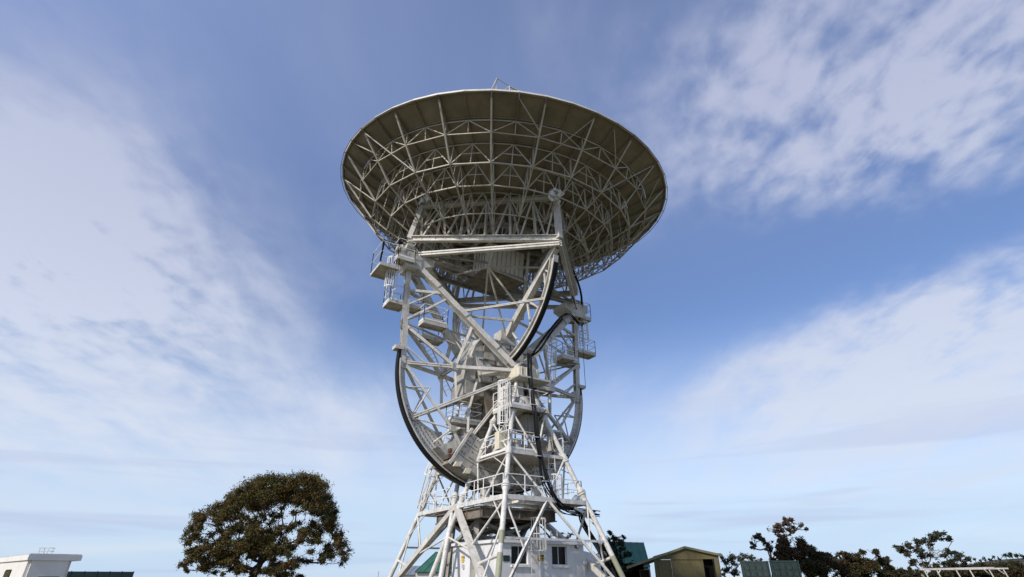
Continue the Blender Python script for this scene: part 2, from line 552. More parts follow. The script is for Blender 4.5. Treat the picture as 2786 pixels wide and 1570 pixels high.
# ---------------- rib trusses
N1 = (10.25, 4.05); N2 = (8.95, 3.22); N3 = (7.15, 2.2); N4 = (4.9, 1.3)
def surf(th, r): return D(th, r, zs(r)-.20)
for k in range(24):
    th = R(5+15*k)
    def d(r, z): return D(th, r, z)
    b = MB()
    tops = [surf(th, r) for r in (12.8, 11.5, 10.1, 8.75, 6.5, 3.9, 1.3)]
    for i in range(6): b.bar(tops[i], tops[i+1], .07, .12, NN)
    rt = b.build('rib_truss', 'panel', tele)  # top chord shares the panel colour, underside shade included
    beam('outer_strut', d(12.75, 7.05), d(*N1), .12, rt, 'strut', 'angle', up=NN)
    beam('lower_chord', d(*N1), d(*N2), .095, rt, 'strut', 'angle', up=NN)
    beam('lower_chord', d(*N2), d(*N3), .095, rt, 'strut', 'angle', up=NN)
    beam('lower_chord', d(*N3), d(*N4), .095, rt, 'strut', 'angle', up=NN)
    beam('web_post', d(*N1), surf(th, 10.1), .075, rt, 'strut', 'angle', up=NN)
    beam('web_post', d(*N2), surf(th, 8.75), .075, rt, 'strut', 'angle', up=NN)
    beam('web_post', d(*N3), surf(th, 6.6), .085, rt, 'strut', 'angle', up=NN)
    beam('web_diagonal', d(*N3), surf(th, 8.75), .06, rt, 'strut', 'angle', up=NN)
    for p_, q_ in (((9.6, 3.64), (9.4, zs(9.4)-.2)), ((8.0, 2.7), (7.7, zs(7.7)-.2)), ((6.0, 1.75), (5.6, zs(5.6)-.2))):
        beam('web_lacing', d(*p_), d(*q_), .04, rt, 'strut', 'box')
    beam('web_diagonal', d(*N4), surf(th, 6.5), .06, rt, 'strut', 'angle', up=NN)
    beam('web_post', d(*N4), surf(th, 4.2), .07, rt, 'strut', 'angle', up=NN)
# intermediate light ribs between
for k in range(24):
    th = R(12.5+15*k); b = MB()
    tops = [surf(th, r) for r in (12.8, 11.5, 10.1, 8.75, 6.5, 3.9)]
    for i in range(5): b.bar(tops[i], tops[i+1], .05, .10, NN)
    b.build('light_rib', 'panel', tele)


def hoop_bay(k):
    t0 = R(5+15*k); t1 = R(20+15*k); tm = R(12.5+15*k)
    # hoop 1: shallow warren truss under the outer ring
    b = MB()
    a0, a1, am = surf(t0, 11.5), surf(t1, 11.5), surf(tm, 11.5)
    f_ = (12.75-11.42)/(12.75-N1[0])
    zl = 7.05+(N1[1]-7.05)*f_
    l0, l1 = D(t0, 11.42, zl), D(t1, 11.42, zl); lm = (l0+l1)/2
    for p, q_, w in ((a0, am, .05), (am, a1, .05), (l0, l1, .055), (l0, am, .05), (am, l1, .05), (am, lm, .045), (a0, l0, .045)): b.bar(p, q_, w)
    b.build('hoop_truss', 'strut', tele)
    for (r, nd, post) in ((10.1, N1, True), (8.75, N2, True)):
        b = MB()
        a0, a1, am = surf(t0, r), surf(t1, r), surf(tm, r)
        l0, l1 = D(t0, *nd), D(t1, *nd); lm = (l0+l1)/2
        bars = [(a0, am, .05), (am, a1, .05), (l0, l1, .07), (l0, am, .058), (am, l1, .058), (am, lm, .045)]
        bars.append((am.lerp(l0, .5), am.lerp(l1, .5), .05))
        for p, q_, w in bars: b.bar(p, q_, w)
        b.build('hoop_truss', 'strut', tele)
    b = MB()
    a0, a1 = surf(t0, 6.5), surf(t1, 6.5); l0, l1 = D(t0, *N3), D(t1, *N3); am = (a0+a1)/2
    for p, q_, w in ((a0, a1, .08), (l0, l1, .08), (l0, am, .08), (am, l1, .08)): b.bar(p, q_, w*.8)
    b.build('hoop_truss', 'strut', tele)


for k in range(24): hoop_bay(k)
# long wind braces seen crossing the outer bays
for a_, b_ in ((6, 7), (11, 10), (4, 5), (13, 12), (2, 3), (15, 14), (17, 16), (19, 18), (21, 20), (23, 22)):
    beam('outer_brace', D(R(5+15*a_), 12.75, 7.05), D(R(5+15*b_), *N1), .08, tele, 'strut', 'angle', up=NN)
for k in (3, 5, 7, 11):
    beam('outer_brace', D(R(12.5+15*k), 12.75, 7.1), D(R(5+15*k), 11.5, 5.9), .07, tele, 'strut', 'angle', up=NN)

# ---------------- square box frame under the dish (tips with it)
RN = 7.6
lo = [Y_(-RN+.1, 0, 1.25), Y_(0, RN-.15, .25), Y_(RN-.1, 0, 1.25), Y_(0, -RN+.15, .25)]
lo = [Y_(-7.5, 0, 1.05), Y_(.02, 7.55, .55), Y_(7.5, 0, 1.05), Y_(0, -7.55, .55)]
hi = [Y_(-6.9, 0, 3.95), Y_(0, 7.0, 3.95), Y_(6.9, 0, 3.95), Y_(0, -7.0, 3.95)]
for i in range(4):
    j = (i+1) % 4
    beam('frame_girder', lo[i], lo[j], .34, tele, 'white', 'ibeam', h=.42, up=NN)
    beam('frame_girder', hi[i], hi[j], .30, tele, 'strut', 'ibeam', h=.36, up=NN)
    beam('frame_corner_post', lo[i], hi[i], .46, tele, 'white', 'box', h=.42)
    nb = 6
    for q_ in range(nb):
        a = lo[i].lerp(lo[j], (q_+.5)/nb); c_ = hi[i].lerp(hi[j], q_/nb); d_ = hi[i].lerp(hi[j], (q_+1)/nb)
        beam('frame_web', a, c_, .13, tele, 'strut', 'angle')
        beam('frame_web', a, d_, .13, tele, 'strut', 'angle')
        if q_ > 0:
            beam('frame_post', lo[i].lerp(lo[j], q_/nb+.02), c_, .17, tele, 'strut', 'ibeam')
    # frame to the dish ribs
    for q_ in range(0, nb+1):
        c_ = hi[i].lerp(hi[j], q_/nb)
        v = c_-DO; u_ = v.dot(AX); e_ = v.dot(EE); th = math.atan2(e_, u_); r = math.hypot(e_, u_)
        beam('frame_strut', c_, surf(th, max(4.0, r+.5)), .08, tele, 'strut', 'tube')
    # corner gusset with shining insulation wrap
for i, (ci) in enumerate((onplane(1157, 541, s=.9), onplane(1512, 532, s=8.1))):
    b = MB(); rr = random.Random(i+3)
    for q_ in range(14):
        c_ = ci+Vector((rr.uniform(-.38, .38), rr.uniform(-.35, .35), rr.uniform(-.32, .32)))
        v1 = Vector((rr.uniform(-1, 1), rr.uniform(-1, 1), rr.uniform(-1, 1))).normalized()*.16
        v2 = v1.orthogonal().normalized()*.13
        b.box(c_, v1, v2, v1.cross(v2).normalized()*.07)
    b.build('foil_wrap', 'foil', tele)
# inner floor girders and the cabin
for e_ in (-2.2, -4.2):
    beam('floor_girder', Y_(-4, e_, .7), Y_(4.5, e_, .7), .2, tele, 'grey', 'ibeam', h=.34)
for u_ in (-2.4, 3.0):
    beam('floor_girder', Y_(u_, -5, 1.1), Y_(u_, 4.5, 3.2), .2, tele, 'grey', 'ibeam', h=.3)
# dish centre ring and vertex hub
b = MB()
for k in range(16):
    a0 = 2*math.pi*k/16; a1 = 2*math.pi*(k+1)/16
    b.bar(D(a0, 3.9, 3.2), D(a1, 3.9, 3.2), .2, .4, NN); b.bar(D(a0, 3.9, 3.2), D(a0, 1.2, 3.2), .12, .3, NN)
b.build('hub_ring', 'grey', tele)
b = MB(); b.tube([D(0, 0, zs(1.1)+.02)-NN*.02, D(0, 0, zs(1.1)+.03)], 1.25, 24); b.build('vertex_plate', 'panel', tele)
# cabin
cu0, cu1, ce0, ce1, cn0, cn1 = -1.45, 1.75, -1.75, .6, .5, 2.6
b = MB(); b.box(Y_((cu0+cu1)/2, (ce0+ce1)/2, (cn0+cn1)/2), AX*(cu1-cu0)/2, EE*(ce1-ce0)/2, NN*(cn1-cn0)/2)
cab = b.build('receiver_cabin', 'cabin', tele)
for k in range(1, 8):
    u_ = cu0+(cu1-cu0)*k/8
    beam('cladding_rib', Y_(u_, ce1+.03, cn0), Y_(u_, ce1+.03, cn1), .07, cab, 'strut')
for k in range(1, 5):
    e_ = ce0+(ce1-ce0)*k/5
    beam('cladding_rib', Y_(cu0-.03, e_, cn0), Y_(cu0-.03, e_, cn1), .07, cab, 'strut')
for e_ in (ce0, ce1):
    beam('edge_angle', Y_(cu0-.02, e_+.02, cn0-.08), Y_(cu1+.02, e_+.02, cn0-.08), .14, cab, 'grey')
b = MB(); b.box(Y_(.3, -1.2, .36), AX*1.9, EE*1.75, NN*.08); b.build('cabin_floor_plate', 'girder', tele)
# struts fanning from the node below the cabin
nodeP = onplane(1328, 727, z=18.9)
for tgt, w in ((Y_(-2.6, 3.6, .6), .15), (Y_(2.3, 3.4, .6), .15), (Y_(-3.3, -1.2, -.1), .16), (Y_(0, 3.35, -3.25), .15),
               (Y_(0, 1.6, -4.7), .14), (Y_(0, -1.9, -4.6), .13), (Y_(2.9, .6, .2), .16)):
    beam('cabin_strut', nodeP, tgt, w, tele, 'strut', 'tube')
beam('service_pipe', Y_(1.9, 1.0, 2.6), Y_(1.7, 1.0, -3.0), .24, tele, 'white', 'tube')

# Y axis shaft
for sg in (-1, 1):
    beam('axis_shaft', Y_(sg*7.4, 0, 0), Y_(sg*2.2, 0, -.05), .42, tele, 'grey', 'tube', n=14)
    for e_ in (-1, 1):
        beam('axis_brace', Y_(sg*7.3, 0, .1), Y_(sg*1.9, e_*1.9, .2), .18, tele, 'grey', 'ibeam')
    for j, cn in ((1, 1), (3, -1)):
        beam('bearing_brace', W(sg*7.35, cn*.1, H1-.25), lo[j]-ZX*.45, .30, tele, 'white', 'double', h=.34)


# ---------------- gear wheels
def wheel(tele, P, R_, f0, f1, wr, name, rack0, rack1, wide=.55, side=AX, mt='white', deepfrom=None, deep=1.0):
    """P(angle, radius, offset) -> point; f0..f1 the arc in radians"""
    n = 64
    def arcbox(ri, ro, o0, o1, a0, a1, n=n, rif=None):
        V, F = [], []
        for i in range(n+1):
            a = a0+(a1-a0)*i/n
            r_in = rif(a) if rif else ri
            V += [P(a, r_in, o0), P(a, ro, o0), P(a, ro, o1), P(a, r_in, o1)]
        for i in range(n):
            k = i*4
            for j in range(4):
                l = (j+1) % 4; F.append((k+j, k+l, k+4+l, k+4+j))
        F.append((0, 3, 2, 1)); e = n*4; F.append((e, e+1, e+2, e+3))
        return V, F
    V, F = arcbox(R_-wr, R_, -.035, .035, f0, f1, rif=deep if callable(deep) else None)
    w = mesh(name, V, F, mt, tele)
    V, F = arcbox(R_-.05, R_+.03, -wide/2, wide/2, f0, f1); mesh('rim_flange', V, F, mt, w)
    if not callable(deep):
        V, F = arcbox(R_-wr-.04, R_-wr+.03, -wide/2, wide/2, f0, f1); mesh('rim_flange', V, F, mt, w)
    # rack: black toothed strip outside
    a0, a1 = rack0, rack1; n2 = 420
    V, F = [], []
    for i in range(n2+1):
        a = a0+(a1-a0)*i/n2; ro = R_+(.15 if i % 2 else .13)
        V += [P(a, R_+.03, -wide*.42), P(a, ro, -wide*.42), P(a, ro, wide*.42), P(a, R_+.03, wide*.42)]
    for i in range(n2):
        k = i*4
        for j in range(4):
            l = (j+1) % 4; F.append((k+j, k+l, k+4+l, k+4+j))
    F.append((0, 3, 2, 1)); e = n2*4; F.append((e, e+1, e+2, e+3))
    mesh('gear_rack', V, F, 'rack', w)
    return w


R2 = 7.25
PX = lambda a, r, o: W(-r*math.cos(a), o, H2-r*math.sin(a))      # a=0 left end, pi right end
def xdeep(a):
    t = min(abs(a), abs(math.pi-a)); base = R2-.42
    k = max(0.0, min(1.0, (t-.42)/.35)); return base-k*k*(3-2*k)*.75
xw = wheel(tele, PX, R2, -.02, math.pi+.02, .5, 'lower_gear_wheel', -.11, math.pi+.12, .5, deep=xdeep)
# posts from the wheel ends to the upper bearings
for sg in (-1, 1):
    beam('wheel_post', W(sg*(R2+.02-.25), 0, H2-.1), W(sg*7.3, 0, H1-1.15), .36, tele, 'white', 'ibeam', h=.34, up=DX)
    # spokes and braces of the double cone
    for st in (1, -1):
        mt = 'white'
        m0 = W(sg*3.8, st*.98, H2)
        N_ = W(sg*.25, st*2.55, H2-.02)
        P0 = W(sg*(R2-.3), 0, H2)
        beam('wheel_chord', P0, m0, .24, xw, mt, 'double', h=.26)
        beam('wheel_chord', m0, N_, .3, xw, mt, 'box', h=.26)
        beam('wheel_brace', W(sg*7.2, 0, 14.45), m0, .24, xw, mt, 'box')
        cm = W(sg*7.3, 0, H1-.7).lerp(W(0, st*2.55, H2+.1), .60)
        beam('wheel_brace', m0, cm, .24, xw, mt, 'box')
        p29 = PX(R(29), R2-.3, 0) if sg < 0 else PX(math.pi-R(29), R2-.3, 0)
        p60 = PX(R(61), R2-.9, 0) if sg < 0 else PX(math.pi-R(61), R2-.9, 0)
        p46 = PX(R(46), R2-.7, 0) if sg < 0 else PX(math.pi-R(46), R2-.7, 0)
        p15 = PX(R(13), R2-.35, 0) if sg < 0 else PX(math.pi-R(13), R2-.35, 0)
        beam('spoke', p29, W(sg*.3, st*2.5, H2-.5), .24, xw, mt, 'double', h=.24)
        beam('spoke', p60, W(sg*.15, st*2.5, H2-.7), .26, xw, mt, 'double', h=.24)
        q1 = W(sg*5.2, st*.5, 10.35); q2 = W(sg*3.75, st*.95, 7.9)
        e1 = PX(R(1), R2-.4, 0) if sg < 0 else PX(math.pi-R(1), R2-.4, 0)
        beam('wheel_brace', e1+DX*st*.05, q2, .17, xw, mt, 'double', h=.17)
        beam('wheel_brace', q2, W(sg*2.75, st*1.1, 6.2), .17, xw, mt)
        beam('wheel_brace', p15, q1, .12, xw, mt, 'tube')
        beam('wheel_brace', q1, p29, .12, xw, mt, 'tube')
        beam('wheel_brace', p29, q2, .13, xw, mt, 'tube')
        beam('wheel_brace', q2, p46, .13, xw, mt, 'tube')
        beam('wheel_brace', m0, p29.lerp(W(sg*.3, st*2.5, H2-.5), .42), .17, xw, mt)
    beam('wheel_brace', W(sg*3.8, .98, H2), W(sg*3.8, -.98, H2), .22, xw, 'grey')
    # end stop brackets
    b = MB(); b.box(W(sg*(R2+.15), 0, H2+.85), AX*.28, DX*.3, ZX*.12); b.build('end_stop', 'white', tele)
# bolts through the deep part of the web
b = MB()
for a in [R(x) for x in range(22, 160, 2)]:
    for rr in (R2-.28, R2-.5, R2-.72, R2-.95):
        if rr > xdeep(a)+.08:
            for st in (1,):
                p = PX(a+R(1)*(1 if int(rr*100) % 2 else 0), rr, .05)
                b.box(p, AX*.028, ZX*.028, DX*.03)
b.build('web_bolts', 'bolt', xw)['kind'] = 'stuff'

def gusset(p, w, h, ax, ay, parent, mt='plate'):
    p = Vector(p); ax = Vector(ax).normalized(); ay = (Vector(ay)-ax*Vector(ay).dot(ax)).normalized(); n_ = ax.cross(ay)
    b = MB(); b.prism([p+ax*w*x+ay*h*y+n_*.14 for x, y in ((-.5, -.3), (-.3, -.5), (.3, -.5), (.5, -.3), (.5, .3), (.3, .5), (-.3, .5), (-.5, .3))], n_*-.28)
    b.build('gusset_plate', mt, parent)
for sg in (-1, 1):
    for st in (-1, 1):
        gusset(W(sg*3.8, st*.98, H2), .5, .5, AX, ZX, xw)
        gusset(PX(R(29) if sg < 0 else math.pi-R(29), R2-.4, 0), .6, .5, AX, ZX, xw)
        gusset(W(sg*7.15, 0, 14.45), .5, .7, AX, ZX, xw)
        gusset(W(sg*3.75, st*.95, 7.9), .35, .35, AX, ZX, xw)
    gusset(W(sg*(R2-.4), 0, H2), .7, .8, AX, ZX, xw)

# main box arms of the upper yoke
for sg in (-1, 1):
    for st in (1, -1):
        a = W(sg*7.15, st*.35, H1-.85); c_ = W(sg*.30, st*2.45, H2+.25)
        ar = beam('yoke_arm', a, c_, .44, tele, 'white', 'ibeam', h=.52, up=DX)
        n_ = (c_-a).normalized(); sd_ = n_.cross(DX).normalized()
        b = MB(); b.bar(a+n_*.3, c_-n_*.4, .33, .37, DX); b.build('web_plate', 'white', ar)
        for t in (.22, .5, .8):
            p = a.lerp(c_, t); b = MB(); b.box(p+DX*st*.27, n_*.35, sd_*.19, DX*.02); b.build('splice_plate', 'white', ar)
    # bearing heads
    b = MB()
    b.prism([W(sg*8.1, -.75, H1-.25), W(sg*8.1, -.75, H1-.75), W(sg*7.6, -.75, H1-1.5), W(sg*6.9, -.75, H1-1.5), W(sg*5.7, -.75, H1-.95), W(sg*5.7, -.75, H1-.55)], DX*1.5)
    hd = b.build('bearing_head', 'white', tele)
    b = MB(); b.box(W(sg*7.5, 0, H1-.08), AX*.5, DX*.4, ZX*.3); b.build('bearing_block', 'grey', hd)
    b = MB(); b.tube([W(sg*6.9, 0, H1), W(sg*8.0, 0, H1)], .42, 16); b.build('bearing_cap', 'plate', hd)
    # braces post-arm
    for st in (1, -1):
        T = lambda t: W(sg*7.15, st*.35, H1-.85).lerp(W(sg*.30, st*2.45, H2+.25), t)
        beam('yoke_brace', W(sg*7.3, 0, 16.9), T(.31), .22, tele, 'white', 'box')
        beam('yoke_brace', W(sg*7.3, 0, 14.6), T(.36), .16, tele, 'white', 'box')
        beam('yoke_brace', W(sg*7.3, 0, 18.2), T(.16), .16, tele, 'grey', 'box')
        beam('yoke_brace', W(sg*7.3, 0, 14.6), W(sg*3.9, st*1.0, 13.4), .12, tele, 'grey', 'box')
for st in (1, -1):
    beam('yoke_tie', W(-3.7, st*1.35, 15.7), onplane(1485, 812, u=0) if st > 0 else W(0, -5.4, 16.2), .17, tele, 'white', 'double')
    beam('yoke_tie', W(-3.7, st*1.35, 15.4), Y_(0, st*2.9, -4.0), .17, tele, 'white', 'double')
    beam('yoke_tie', W(3.7, st*1.35, 15.4), Y_(0, st*2.9, -4.0), .17, tele, 'white', 'double')

# ---------------- upper wheel (tips with the dish)
PY = lambda a, r, o: Y_(o, r*math.cos(a), -r*math.sin(a))
RY = 7.3
yw = wheel(tele, PY, RY, .08, math.pi-.08, .42, 'upper_gear_wheel', .15, math.pi-.15, .36)
for st in (1, -1):
    beam('wheel_arm', Y_(0, st*7.35, .1), Y_(0, st*1.1, -5.5), .52, yw, 'white', 'ibeam', h=.46, up=AX)
    b = MB(); b.bar(Y_(0, st*7.2, 0), Y_(0, st*1.1, -5.5), .40, .32, AX); b.build('web_plate', 'white', yw)
    A_ = lambda t: Y_(0, st*7.35, .1).lerp(Y_(0, st*1.1, -5.5), t)
    Q = lambda a: PY(R(a) if st > 0 else math.pi-R(a), RY-.4, 0)
    for a, t in ((14, .22), (24, .22), (34, .52), (46, .52), (58, .82)):
        beam('wheel_web', Q(a), A_(t), .13, yw, 'white', 'box')
# drive housing where the wheels cross
b = MB()
b.prism([W(-2.2, -1.3, 14.3), W(2.2, -1.3, 14.3), W(2.6, -1.3, 13.0), W(1.9, -1.3, 11.2), W(-1.9, -1.3, 11.2), W(-2.6, -1.3, 13.0)], DX*2.6)
hs = b.build('drive_housing', 'plate', tele)
b = MB()
for (u0, z0) in ((-1.7, 13.7), (-.9, 13.9), (.2, 13.8), (1.2, 13.7), (-1.9, 12.6), (-1.0, 12.4), (.1, 12.3), (1.1, 12.5), (-1.2, 11.6), (0, 11.5)):
    b.box(W(u0, 1.33, z0), AX*.35, ZX*.03, DX*.03); b.box(W(u0, 1.33, z0), AX*.03, ZX*.3, DX*.03)
b.build('plate_joints', 'bolt', hs)
for u0, z0 in ((-1.5, 13.2), (-.4, 12.9), (.8, 13.2)):
    b = MB(); b.box(W(u0, 1.36, z0), AX*.42, ZX*.5, DX*.06); b.build('cover_plate', 'plate', hs)
for (u0, s0, z0, a, s_, z_, mt) in ((-1.9, 0, 10.7, 1.1, 1.0, .45, 'grey'), (.5, 0, 10.6, 1.5, 1.1, .5, 'grey'), (-2.6, 0, 12.0, .35, .9, .8, 'plate'),
                                    (0, .9, 14.6, .6, .5, .5, 'plate'), (-.9, 1.2, 11.1, .3, .3, .4, 'grey')):
    b = MB(); b.box(W(u0, s0, z0), AX*a, DX*s_, ZX*z_); b.build('gearbox', mt, hs)
for sg in (-1, 1):
    for st in (-1, 1):
        beam('housing_leg', W(sg*2.1, st*1.1, 11.6), W(sg*.4, st*2.2, H2-.1), .3, hs, 'white')
        beam('housing_leg', W(sg*2.2, st*1.1, 11.3), W(sg*2.6, st*.8, 9.2), .2, hs, 'white')
        beam('housing_leg', W(sg*2.6, st*.8, 9.2), PX(R(60) if sg < 0 else math.pi-R(60), 5.2, st*.8), .2, hs, 'white')
b = MB()
b.prism([W(-1.9, -1.0, 11.25), W(1.7, -1.0, 11.25), W(.9, -1.0, 8.9), W(-1.2, -1.0, 8.9)], DX*2.0)
b.build('motor_shroud', 'girder', hs)

# ---------------- counterweight boxes on the lower wheel: plates over a radial grid
cwb = MB()
def sect(a0, a1, r0, r1, o0, o1, n=10):
    V, F = [], []
    for i in range(n+1):
        a = a0+(a1-a0)*i/n
        V += [PX(a, r0, o0), PX(a, r1, o0), PX(a, r1, o1), PX(a, r0, o1)]
    for i in range(n):
        k = i*4
        for j in range(4):
            l = (j+1) % 4; F.append((k+j, k+l, k+4+l, k+4+j))
    F.append((0, 3, 2, 1)); e = n*4; F.append((e, e+1, e+2, e+3))
    return V, F
V, F = sect(R(57), R(123), 4.75, R2-.12, -1.15, 1.15, 22)
cw = mesh('counterweight_core', V, F, 'grey', tele)
for st in (1, -1):
    for i in range(12):
        a0 = R(57.6+5.4*i); a1 = a0+R(5.15)
        for (r0, r1) in ((4.8, 5.55), (5.6, 6.35), (6.4, 7.0)):
            V, F = sect(a0, a1, r0, r1, st*1.15, st*1.21, 1)
            cp = mesh('counterweight_plate', V, F, 'plate', cw)
            if st > 0 and r0 < 6:
                b = MB()
                for fa, fr in ((.3, .75), (.62, .75), (.35, .25)):
                    p = PX(a0+(a1-a0)*fa, r0+(r1-r0)*fr, st*1.225); b.box(p, AX*.03, ZX*.03, DX*.02)
                b.build('bolt_heads', 'bolt', cw)
    for a in (56.6, 123.4):
        beam('radial_bar', PX(R(a), 4.6, st*1.25), PX(R(a), R2, st*1.25), .16, cw, 'white', 'box')
for a in (60, 66, 74, 82, 100, 110, 118):
    b = MB(); p = PX(R(a), R2-.25, 1.35); b.box(p, (PX(R(a), 8, 0)-PX(R(a), 7, 0))*.16, AX*.2, DX*.14)
    b.build('drive_block', 'plate' if a % 3 else 'cream', cw)
# triangular end plates, rust-streaked
for sg in (1, -1):
    f_ = (lambda a: R(a)) if sg > 0 else (lambda a: math.pi-R(a))
    b = MB(); b.prism([PX(f_(56), R2-.4, .9), PX(f_(48), R2-.4, .9), PX(f_(52), 5.9, .9), PX(f_(57), 5.1, .9)], DX*-1.8)
    b.build('end_plate', 'plate', cw)
for (a, r) in ((55, 6.85), (53.5, 6.6), (57, 5.0)):
    b = MB(); b.box(PX(R(a), r, 1.15), AX*.09, ZX*.12, DX*.12); b.build('rusted_drive', 'rust', cw)

# ---------------- towers
ZD = 3.64          # deck level over camera
GZ = -CAMZ         # ground
def leg_near(sg, z):   # outer legs
    return (sg*(2.73+(ZD-z)*.304), 5.41+(ZD-z)*.335, z)
def leg_in(sg, z):
    return (sg*(2.73+(ZD-z)*.294), .40-(ZD-z)*.278, z)
def T(pt, ts): return W(pt[0], pt[1]*ts, pt[2])


def flange(p, d, r, parent):
    d = d.normalized(); b = MB(); b.tube([p-d*.10, p-d*.02], r*1.75, 14); b.tube([p+d*.02, p+d*.10], r*1.75, 14)
    b.tube([p-d*.34, p-d*.10], [r*1.02, r*1.45], 14)
    b.tube([p+d*.10, p+d*.34], [r*1.45, r*1.02], 14)
    b.build('flange', 'pipe', parent)


for ts in (1, -1):
    for sg in (-1, 1):
        for fn, zt, out_ in ((leg_near, 9.2, 1), (leg_in, 8.9, 0)):
            top = T(fn(sg, zt), ts); bot = T(fn(sg, GZ-.1), ts)
            lg = beam('tower_leg', bot, top, .275, tele, 'pipe', 'tube', n=16)
            dd = top-bot
            for z in (zt-.45, 6.15, ZD+.55):
                if z == 6.15: continue
                flange(T(fn(sg, z), ts), dd, .14, lg)
            b = MB(); p = T(fn(sg, 6.15), ts); d_ = dd.normalized(); b.tube([p-d_*.22, p+d_*.22], .185, 14); b.build('joint_sleeve', 'pipe', lg)
            # footing
            b = MB(); p = T(fn(sg, GZ), ts); b.box(Vector((p.x, p.y, .15)), AX*.5, DX*.5, ZX*.25); b.build('footing', 'rend', lg)
            for z0, z1 in ((1.35, 1.95), (-.1, .95)):
                b = MB(); b.tube([T(fn(sg, z0), ts), T(fn(sg, z1), ts)], .143, 16)
                if ts > 0 and out_ and (sg < 0 or z0 < 0): b.build('painted_band', 'olive', lg)
    # head frame of the tower
    tops = {}
    for sg in (-1, 1):
        tops[sg, 1] = T(leg_near(sg, 9.15), ts); tops[sg, 0] = T(leg_in(sg, 8.9), ts)
    # bearing pedestal
    for sg in (-1, 1):
        for k in (0, 1):
            beam('head_strut', tops[sg, k], W(sg*.35, ts*(2.6+(k-.5)*.7), 11.0), .3, tele, 'pipe', 'tube', n=12)
    beam('pedestal', W(0, ts*2.75, 8.9), W(0, ts*2.75, 11.1), .5, tele, 'pipe', 'tube', n=16)
    b = MB(); b.tube([W(0, ts*2.75, 9.05), W(0, ts*2.75, 9.9)], [1.0, .55], 16); b.build('pedestal_hood', 'plate', tele)
    # cream bearing box and cap
    b = MB(); b.box(W(.25, ts*2.7, 11.45), AX*.78, DX*.85, ZX*.34); bx_ = b.build('bearing_box', 'cream', tele)
    for u_ in (-.4, 0, .4, .8):
        beam('box_rib', W(u_, ts*3.57, 11.12), W(u_, ts*3.57, 11.78), .05, bx_, 'cream')
    b = MB(); b.box(W(.45, ts*2.5, 11.05), AX*1.25, DX*1.35, ZX*.05); b.build('bearing_shelf', 'white', tele)
    b = MB(); b.tube([W(0, ts*1.9, H2), W(0, ts*3.15, H2)], .42, 18); b.build('axis_bearing', 'plate', tele)
    b = MB(); b.tube([W(0, ts*3.1, H2), W(0, ts*3.3, H2)], .30, 18); b.build('axis_end_cap', 'bolt', tele)
    # braces
    Ln = lambda sg, z: T(leg_near(sg, z), ts)
    Li = lambda sg, z: T(leg_in(sg, z), ts)
    Mid = W(0, ts*5.41, ZD)
    for sg in (-1, 1):
        beam('tower_brace', Mid, Ln(sg, GZ+.3), .15, tele, 'pipe', 'channel', h=.15)
        beam('tower_brace', Mid.lerp(Ln(sg, GZ+.3), .5), Ln(sg, ZD-.1), .12, tele, 'pipe', 'tube')
        beam('tower_brace', Ln(sg, 6.15), Mid, .14, tele, 'pipe', 'tube')
        beam('tower_brace', Ln(sg, 8.7), W(0, ts*4.55, 6.2), .15, tele, 'pipe', 'tube')
        sidem = W(sg*2.73, 0, ZD)
        beam('side_brace', sidem, Ln(sg, GZ+.2), .36, tele, 'white', 'box', h=.3)
        beam('tower_brace', sidem.lerp(Ln(sg, GZ+.2), .45), Ln(sg, ZD-.15), .15, tele, 'pipe', 'tube')
        beam('tower_brace', Ln(sg, 6.15), W(sg*2.73, ts*3.2, ZD), .13, tele, 'pipe', 'tube')
        beam('tower_brace', Li(sg, 6.15), W(sg*2.73, ts*2.6, ZD), .12, tele, 'pipe', 'tube')
        beam('tower_brace', Li(sg, 8.4), Ln(sg, 6.15), .15, tele, 'pipe', 'tube')
        beam('tower_brace', Ln(sg, 8.4), Li(sg, 6.15), .15, tele, 'pipe', 'tube')
        beam('tower_ring', Ln(sg, 6.15), Li(sg, 6.15), .16, tele, 'pipe', 'channel')
        beam('tower_ring', Ln(sg, .9), sidem.lerp(Ln(sg, GZ+.2), .62), .16, tele, 'pipe', 'tube')
        beam('tower_brace', Li(sg, 2.0), sidem.lerp(Ln(sg, GZ+.2), .5), .13, tele, 'pipe', 'tube')
        beam('tower_brace', sidem.lerp(Ln(sg, GZ+.2), .75), Ln(sg, 2.5), .12, tele, 'pipe', 'tube')
    beam('tower_ring', Ln(-1, 6.15), Ln(1, 6.15), .16, tele, 'pipe', 'channel')
    beam('tower_ring', Li(-1, 6.15), Li(1, 6.15), .16, tele, 'pipe', 'channel')
    beam('tower_brace', Ln(-1, 1.65), Ln(1, 1.65), .13, tele, 'pipe', 'channel')


# ---------------- platforms
def platform(name, u0, u1, s0, s1, z, th=.12, rail=1.1, open_=(), mt='deck', posts=None, kick=True):
    b = MB(); b.box(W((u0+u1)/2, (s0+s1)/2, z+th/2), AX*(u1-u0)/2, DX*(s1-s0)/2, ZX*th/2)
    pf = b.build(name, mt, tele)
    cs = [(u0, s0), (u1, s0), (u1, s1), (u0, s1)]
    for i in range(4):
        p, q_ = cs[i], cs[(i+1) % 4]
        pa = W(p[0], p[1], z+th); pb = W(q_[0], q_[1], z+th)
        beam('edge_channel', pa-ZX*(th+.02), pb-ZX*(th+.02), .05, pf, 'white', 'box', h=.2)
        if i in open_ or rail <= 0: continue
        L = (pb-pa).length; n = max(1, round(L/1.3)); b = MB()
        for k in range(n+1):
            x = pa.lerp(pb, k/n); b.bar(x, x+ZX*rail, .04)
        for hh in (rail, rail*.52): b.bar(pa+ZX*hh, pb+ZX*hh, .036)
        if kick: b.bar(pa+ZX*.06, pb+ZX*.06, .02, .12)
        b.build('railing', 'rail', pf)
    return pf


